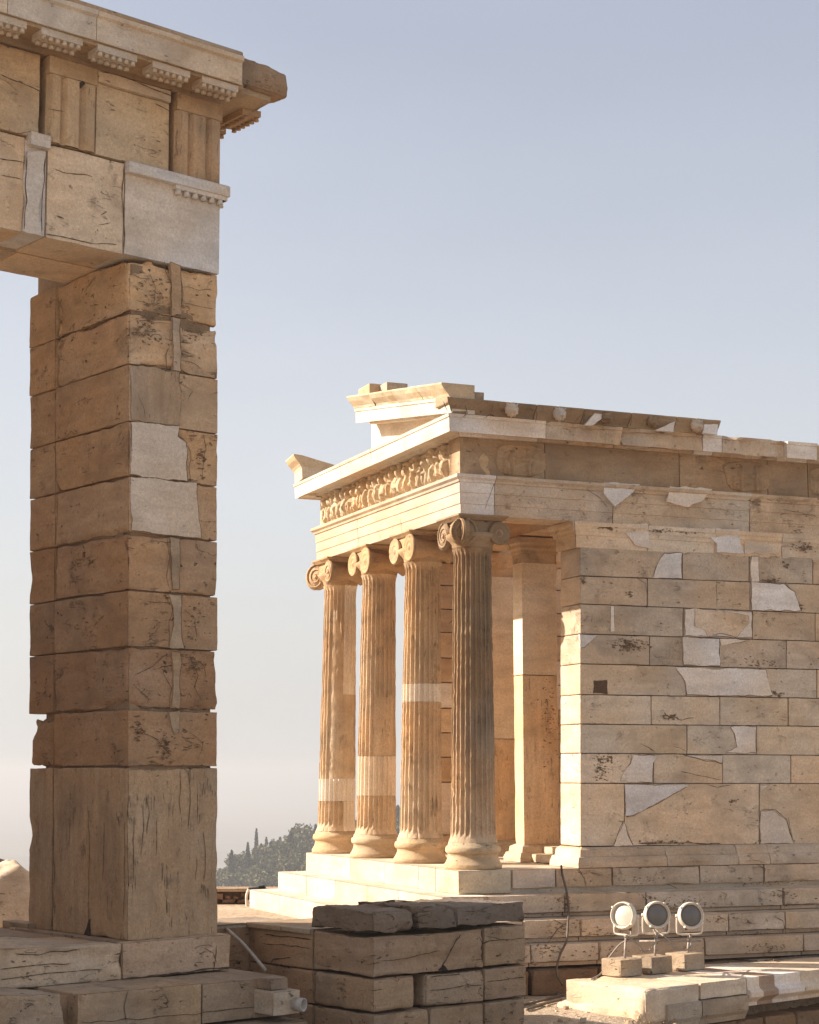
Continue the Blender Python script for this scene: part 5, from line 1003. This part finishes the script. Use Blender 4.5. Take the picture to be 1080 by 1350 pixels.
# ------------------------------------------------ far plain and wooded hill
PLAIN = ground_material('dry_plain', (.11, .105, .07), (.21, .185, .13), .004, .0)
HILLM = ground_material('hill_scrub', (.05, .054, .026), (.09, .085, .045), .05, .0)
grid_mesh('plain', np.linspace(-9000, 9000, 31), np.concatenate([np.linspace(45, 600, 12), np.linspace(900, 12000, 20)]), lambda X, Y: -85+0*X, PLAIN)
def ridge(x): return -27.5+13.5/(1+np.exp(-(x+26.5)/8.0))+6.5/(1+np.exp(-(x-2)/14.))
def hillz(X, Y): return -85+(ridge(X)+85)*np.exp(-(np.clip(372-Y, 0, 1e9)/165.)**2)*np.exp(-(np.clip(Y-372, 0, 1e9)/120.)**2)
grid_mesh('hill', np.linspace(-190, 300, 99), np.linspace(120, 640, 80), hillz, HILLM)
def rockbase(X, Y): return -2.6-80*np.clip((Y-38)/40., 0, 1)**.8
grid_mesh('cliff', np.linspace(-120, 120, 40), np.linspace(37.9, 80, 22), rockbase, HILLM)
def foliage_material(name, c0, c1):
    m, nt, bs = newmat(name); g = NT(nt); a = g.n('ShaderNodeAttribute', attribute_name='Seed'); 
    g.l(g.mix(g.mr(a.outputs['Fac'], 0, 1), c0+(1,), c1+(1,)), bs.inputs['Base Color']); bs.inputs['Roughness'].default_value = .8; bs.inputs['Specular IOR Level'].default_value = .1; return m
PINEF = foliage_material('pine_needles', (.05, .052, .020), (.19, .175, .085)); CYPF = foliage_material('cypress_foliage', (.012, .016, .009), (.035, .04, .022)); BARK = simple('bark', (.12, .085, .06), .9)
def leaves(mb, centres, size, nrm=None):
    n = len(centres); c = np.asarray(centres); a = RNG.normal(size=(n, 3)); a /= np.linalg.norm(a, axis=1, keepdims=True); b = np.cross(a, RNG.normal(size=(n, 3))); b /= np.linalg.norm(b, axis=1, keepdims=True); s = size*(.6+.8*RNG.random((n, 1)))
    V = np.stack([c-a*s, c+b*s*.6, c+a*s, c-b*s*.6], 1).reshape(-1, 3); i0 = mb.n; mb.V.append(V); mb.n += 4*n; mb.F += [(i0+4*k, i0+4*k+1, i0+4*k+2, i0+4*k+3) for k in range(n)]
    mb.c += [(1, 1, 1, 1)]*n; mb.s += list(RNG.random(n)); mb.d += [0.]*n; mb.sm += [False]*n
def clumps(mb, C, rad, flat, ncl, per, size):
    for _ in range(ncl):
        d = RNG.normal(size=3); d /= np.linalg.norm(d); r = rad*(.45+.55*RNG.random()); p = C+d*A3(r, r, r*flat); cr = rad*random.uniform(.22, .36)
        q = RNG.normal(size=(per, 3)); q /= np.linalg.norm(q, axis=1, keepdims=True); leaves(mb, p+q*cr*(.6+.4*RNG.random((per, 1)))*A3(1, 1, .75), size)
def pine(x, y, h, w, label):
    z = float(hillz(np.array([[x]]), np.array([[y]]))[0, 0]); T = thing('pine_tree', label, 'tree', (x, y, z)); f = MB(); C = A3(x, y, z+h*.66)
    clumps(f, C, w, .62, 46, 34, .30); clumps(f, C+A3(random.uniform(-w, w)*.4, 0, -h*.15), w*.8, .5, 20, 30, .30); f.build('crown', PINEF, T)
    t = MB(); tube(t, smooth_path([(x, y, z-.5), (x+.2, y, z+h*.3), (x-.1, y, z+h*.62)]), [.22, .21, .2, .19, .18, .16, .14, .12, .1], (1, 1, 1, 1), 7)
    for a in range(4): th = a*1.6+x; tube(t, [A3(x, y, z+h*.42), A3(x+math.cos(th)*w*.35, y+math.sin(th)*w*.35, z+h*.6), A3(x+math.cos(th)*w*.6, y+math.sin(th)*w*.6, z+h*.72)], [.09, .06, .03], (1, 1, 1, 1), 5)
    t.build('trunk', BARK, T)
def cypress(x, y, h, w, label, sparse=1.):
    z = float(hillz(np.array([[x]]), np.array([[y]]))[0, 0]); T = thing('cypress_tree', label, 'tree', (x, y, z)); f = MB(); n = int(1500*sparse); u = RNG.random(n)**.85; th = RNG.random(n)*6.283
    env = w*np.clip(np.minimum(u*6+.25, 1.), 0, 1)*(1-u)**.62*(.75+.35*vn(np.c_[np.cos(th)*1.5, np.sin(th)*1.5, u*9+x], 4)); rr = env*np.sqrt(.35+.65*RNG.random(n))
    leaves(f, np.c_[x+np.cos(th)*rr, y+np.sin(th)*rr, z+.5+u*(h-.5)], .22); f.build('crown', CYPF, T); t = MB(); tube(t, [(x, y, z-.5), (x, y, z+h*.5), (x, y, z+h*.97)], [.2, .12, .03], (1, 1, 1, 1), 6); t.build('trunk', BARK, T)
def at(px, D): return (px-CX)/F_PX*D
def hgt(px, py, D): # tree height so that its tip is at pixel row py
    x = at(px, D); z = float(hillz(np.array([[x]]), np.array([[D]]))[0, 0]); return ray(px, py)[2]/ray(px, py)[1]*D-z
for px, py, D, w, lab, sp in ((308, 1121, 352, 1.2, 'short dark cypress at the left foot of the wooded hill', 1.), (329, 1111, 356, .95, 'slim cypress left of the tallest thin spire on the hill', .8), (340, 1093, 366, .75, 'tall very thin cypress spire standing up from the left part of the hill', .9), (353, 1104, 368, .9, 'sparse bent conifer right of the tall thin spire', .3),
                              (359, 1110, 360, .8, 'small sparse conifer between the tall spire and the broad cypress', .35), (371, 1104, 372, 1.2, 'ragged leaning conifer just left of the broad dark cypress', .35), (384.5, 1097, 355, 1.5, 'broad dark cypress near the top of the wooded hill', 1.4), (417.5, 1087, 372, .9, 'dark cypress tip beside the base of the farthest temple column', 1.),
                              (404, 1101, 372, .7, 'small cypress in front of the rounded pine at the hill top', .9), (524.5, 1062, 378, 1.5, 'dark cypress seen between two temple columns', 1.3), (469, 1082, 375, 1.2, 'dark cypress sliver seen between the two farthest temple columns', 1.2)):
    cypress(at(px, D), D, hgt(px, py, D), w, lab, sp)
for px, py, D, w, lab in ((400, 1094, 374, 3.6, 'rounded grey green pine crowning the hill beside the temple'), (372, 1112, 362, 3.2, 'pine left of the broad dark cypress on the hill'), (318, 1121, 366, 2.8, 'pine behind the short dark cypress at the left of the hill'), (350, 1118, 364, 3.2, 'pine below the tall thin spire on the hill')): pine(at(px, D), D, hgt(px, py, D), w, lab)
wd = MB(); random.seed(5); RNG = np.random.default_rng(5)
for i in range(250):
    D = random.uniform(268, 374); px = random.uniform(262, 560)
    if i >= 190: D = random.uniform(318, 370); px = random.uniform(280, 350)
    x = at(px, D); z = float(hillz(np.array([[x]]), np.array([[D]]))[0, 0]); w = random.uniform(1.4, 2.9); h = random.uniform(2.0, 4.2)*(.75 if D > 335 else 1.2)
    clumps(wd, A3(x, D, z+h*.55), w, .75, 17, 26, .36)
tag(wd.build('hill_wood', PINEF), 'mass of grey green pines covering the hill below the temple', 'trees', kind='stuff')
# ------------------------------------------------ haze
hz_ = MB(); x0, x1, y0, y1, z0, z1 = -4000, 4000, -60, 6000, -90, 16
V = [(x, y, z) for z in (z0, z1) for y in (y0, y1) for x in (x0, x1)]; hz_.add(V, [(0, 2, 3, 1), (4, 5, 7, 6), (0, 1, 5, 4), (2, 6, 7, 3), (0, 4, 6, 2), (1, 3, 7, 5)])
HM = bpy.data.materials.new('haze'); HM.use_nodes = True; hn = HM.node_tree; hn.nodes.clear(); ho_ = hn.nodes.new('ShaderNodeOutputMaterial'); pvn = hn.nodes.new('ShaderNodeVolumePrincipled')
pvn.inputs['Color'].default_value = (.73, .735, .74, 1); pvn.inputs['Density'].default_value = .0008; pvn.inputs['Anisotropy'].default_value = .2; hn.links.new(pvn.outputs[0], ho_.inputs['Volume'])
tag(hz_.build('haze', HM), kind='stuff')
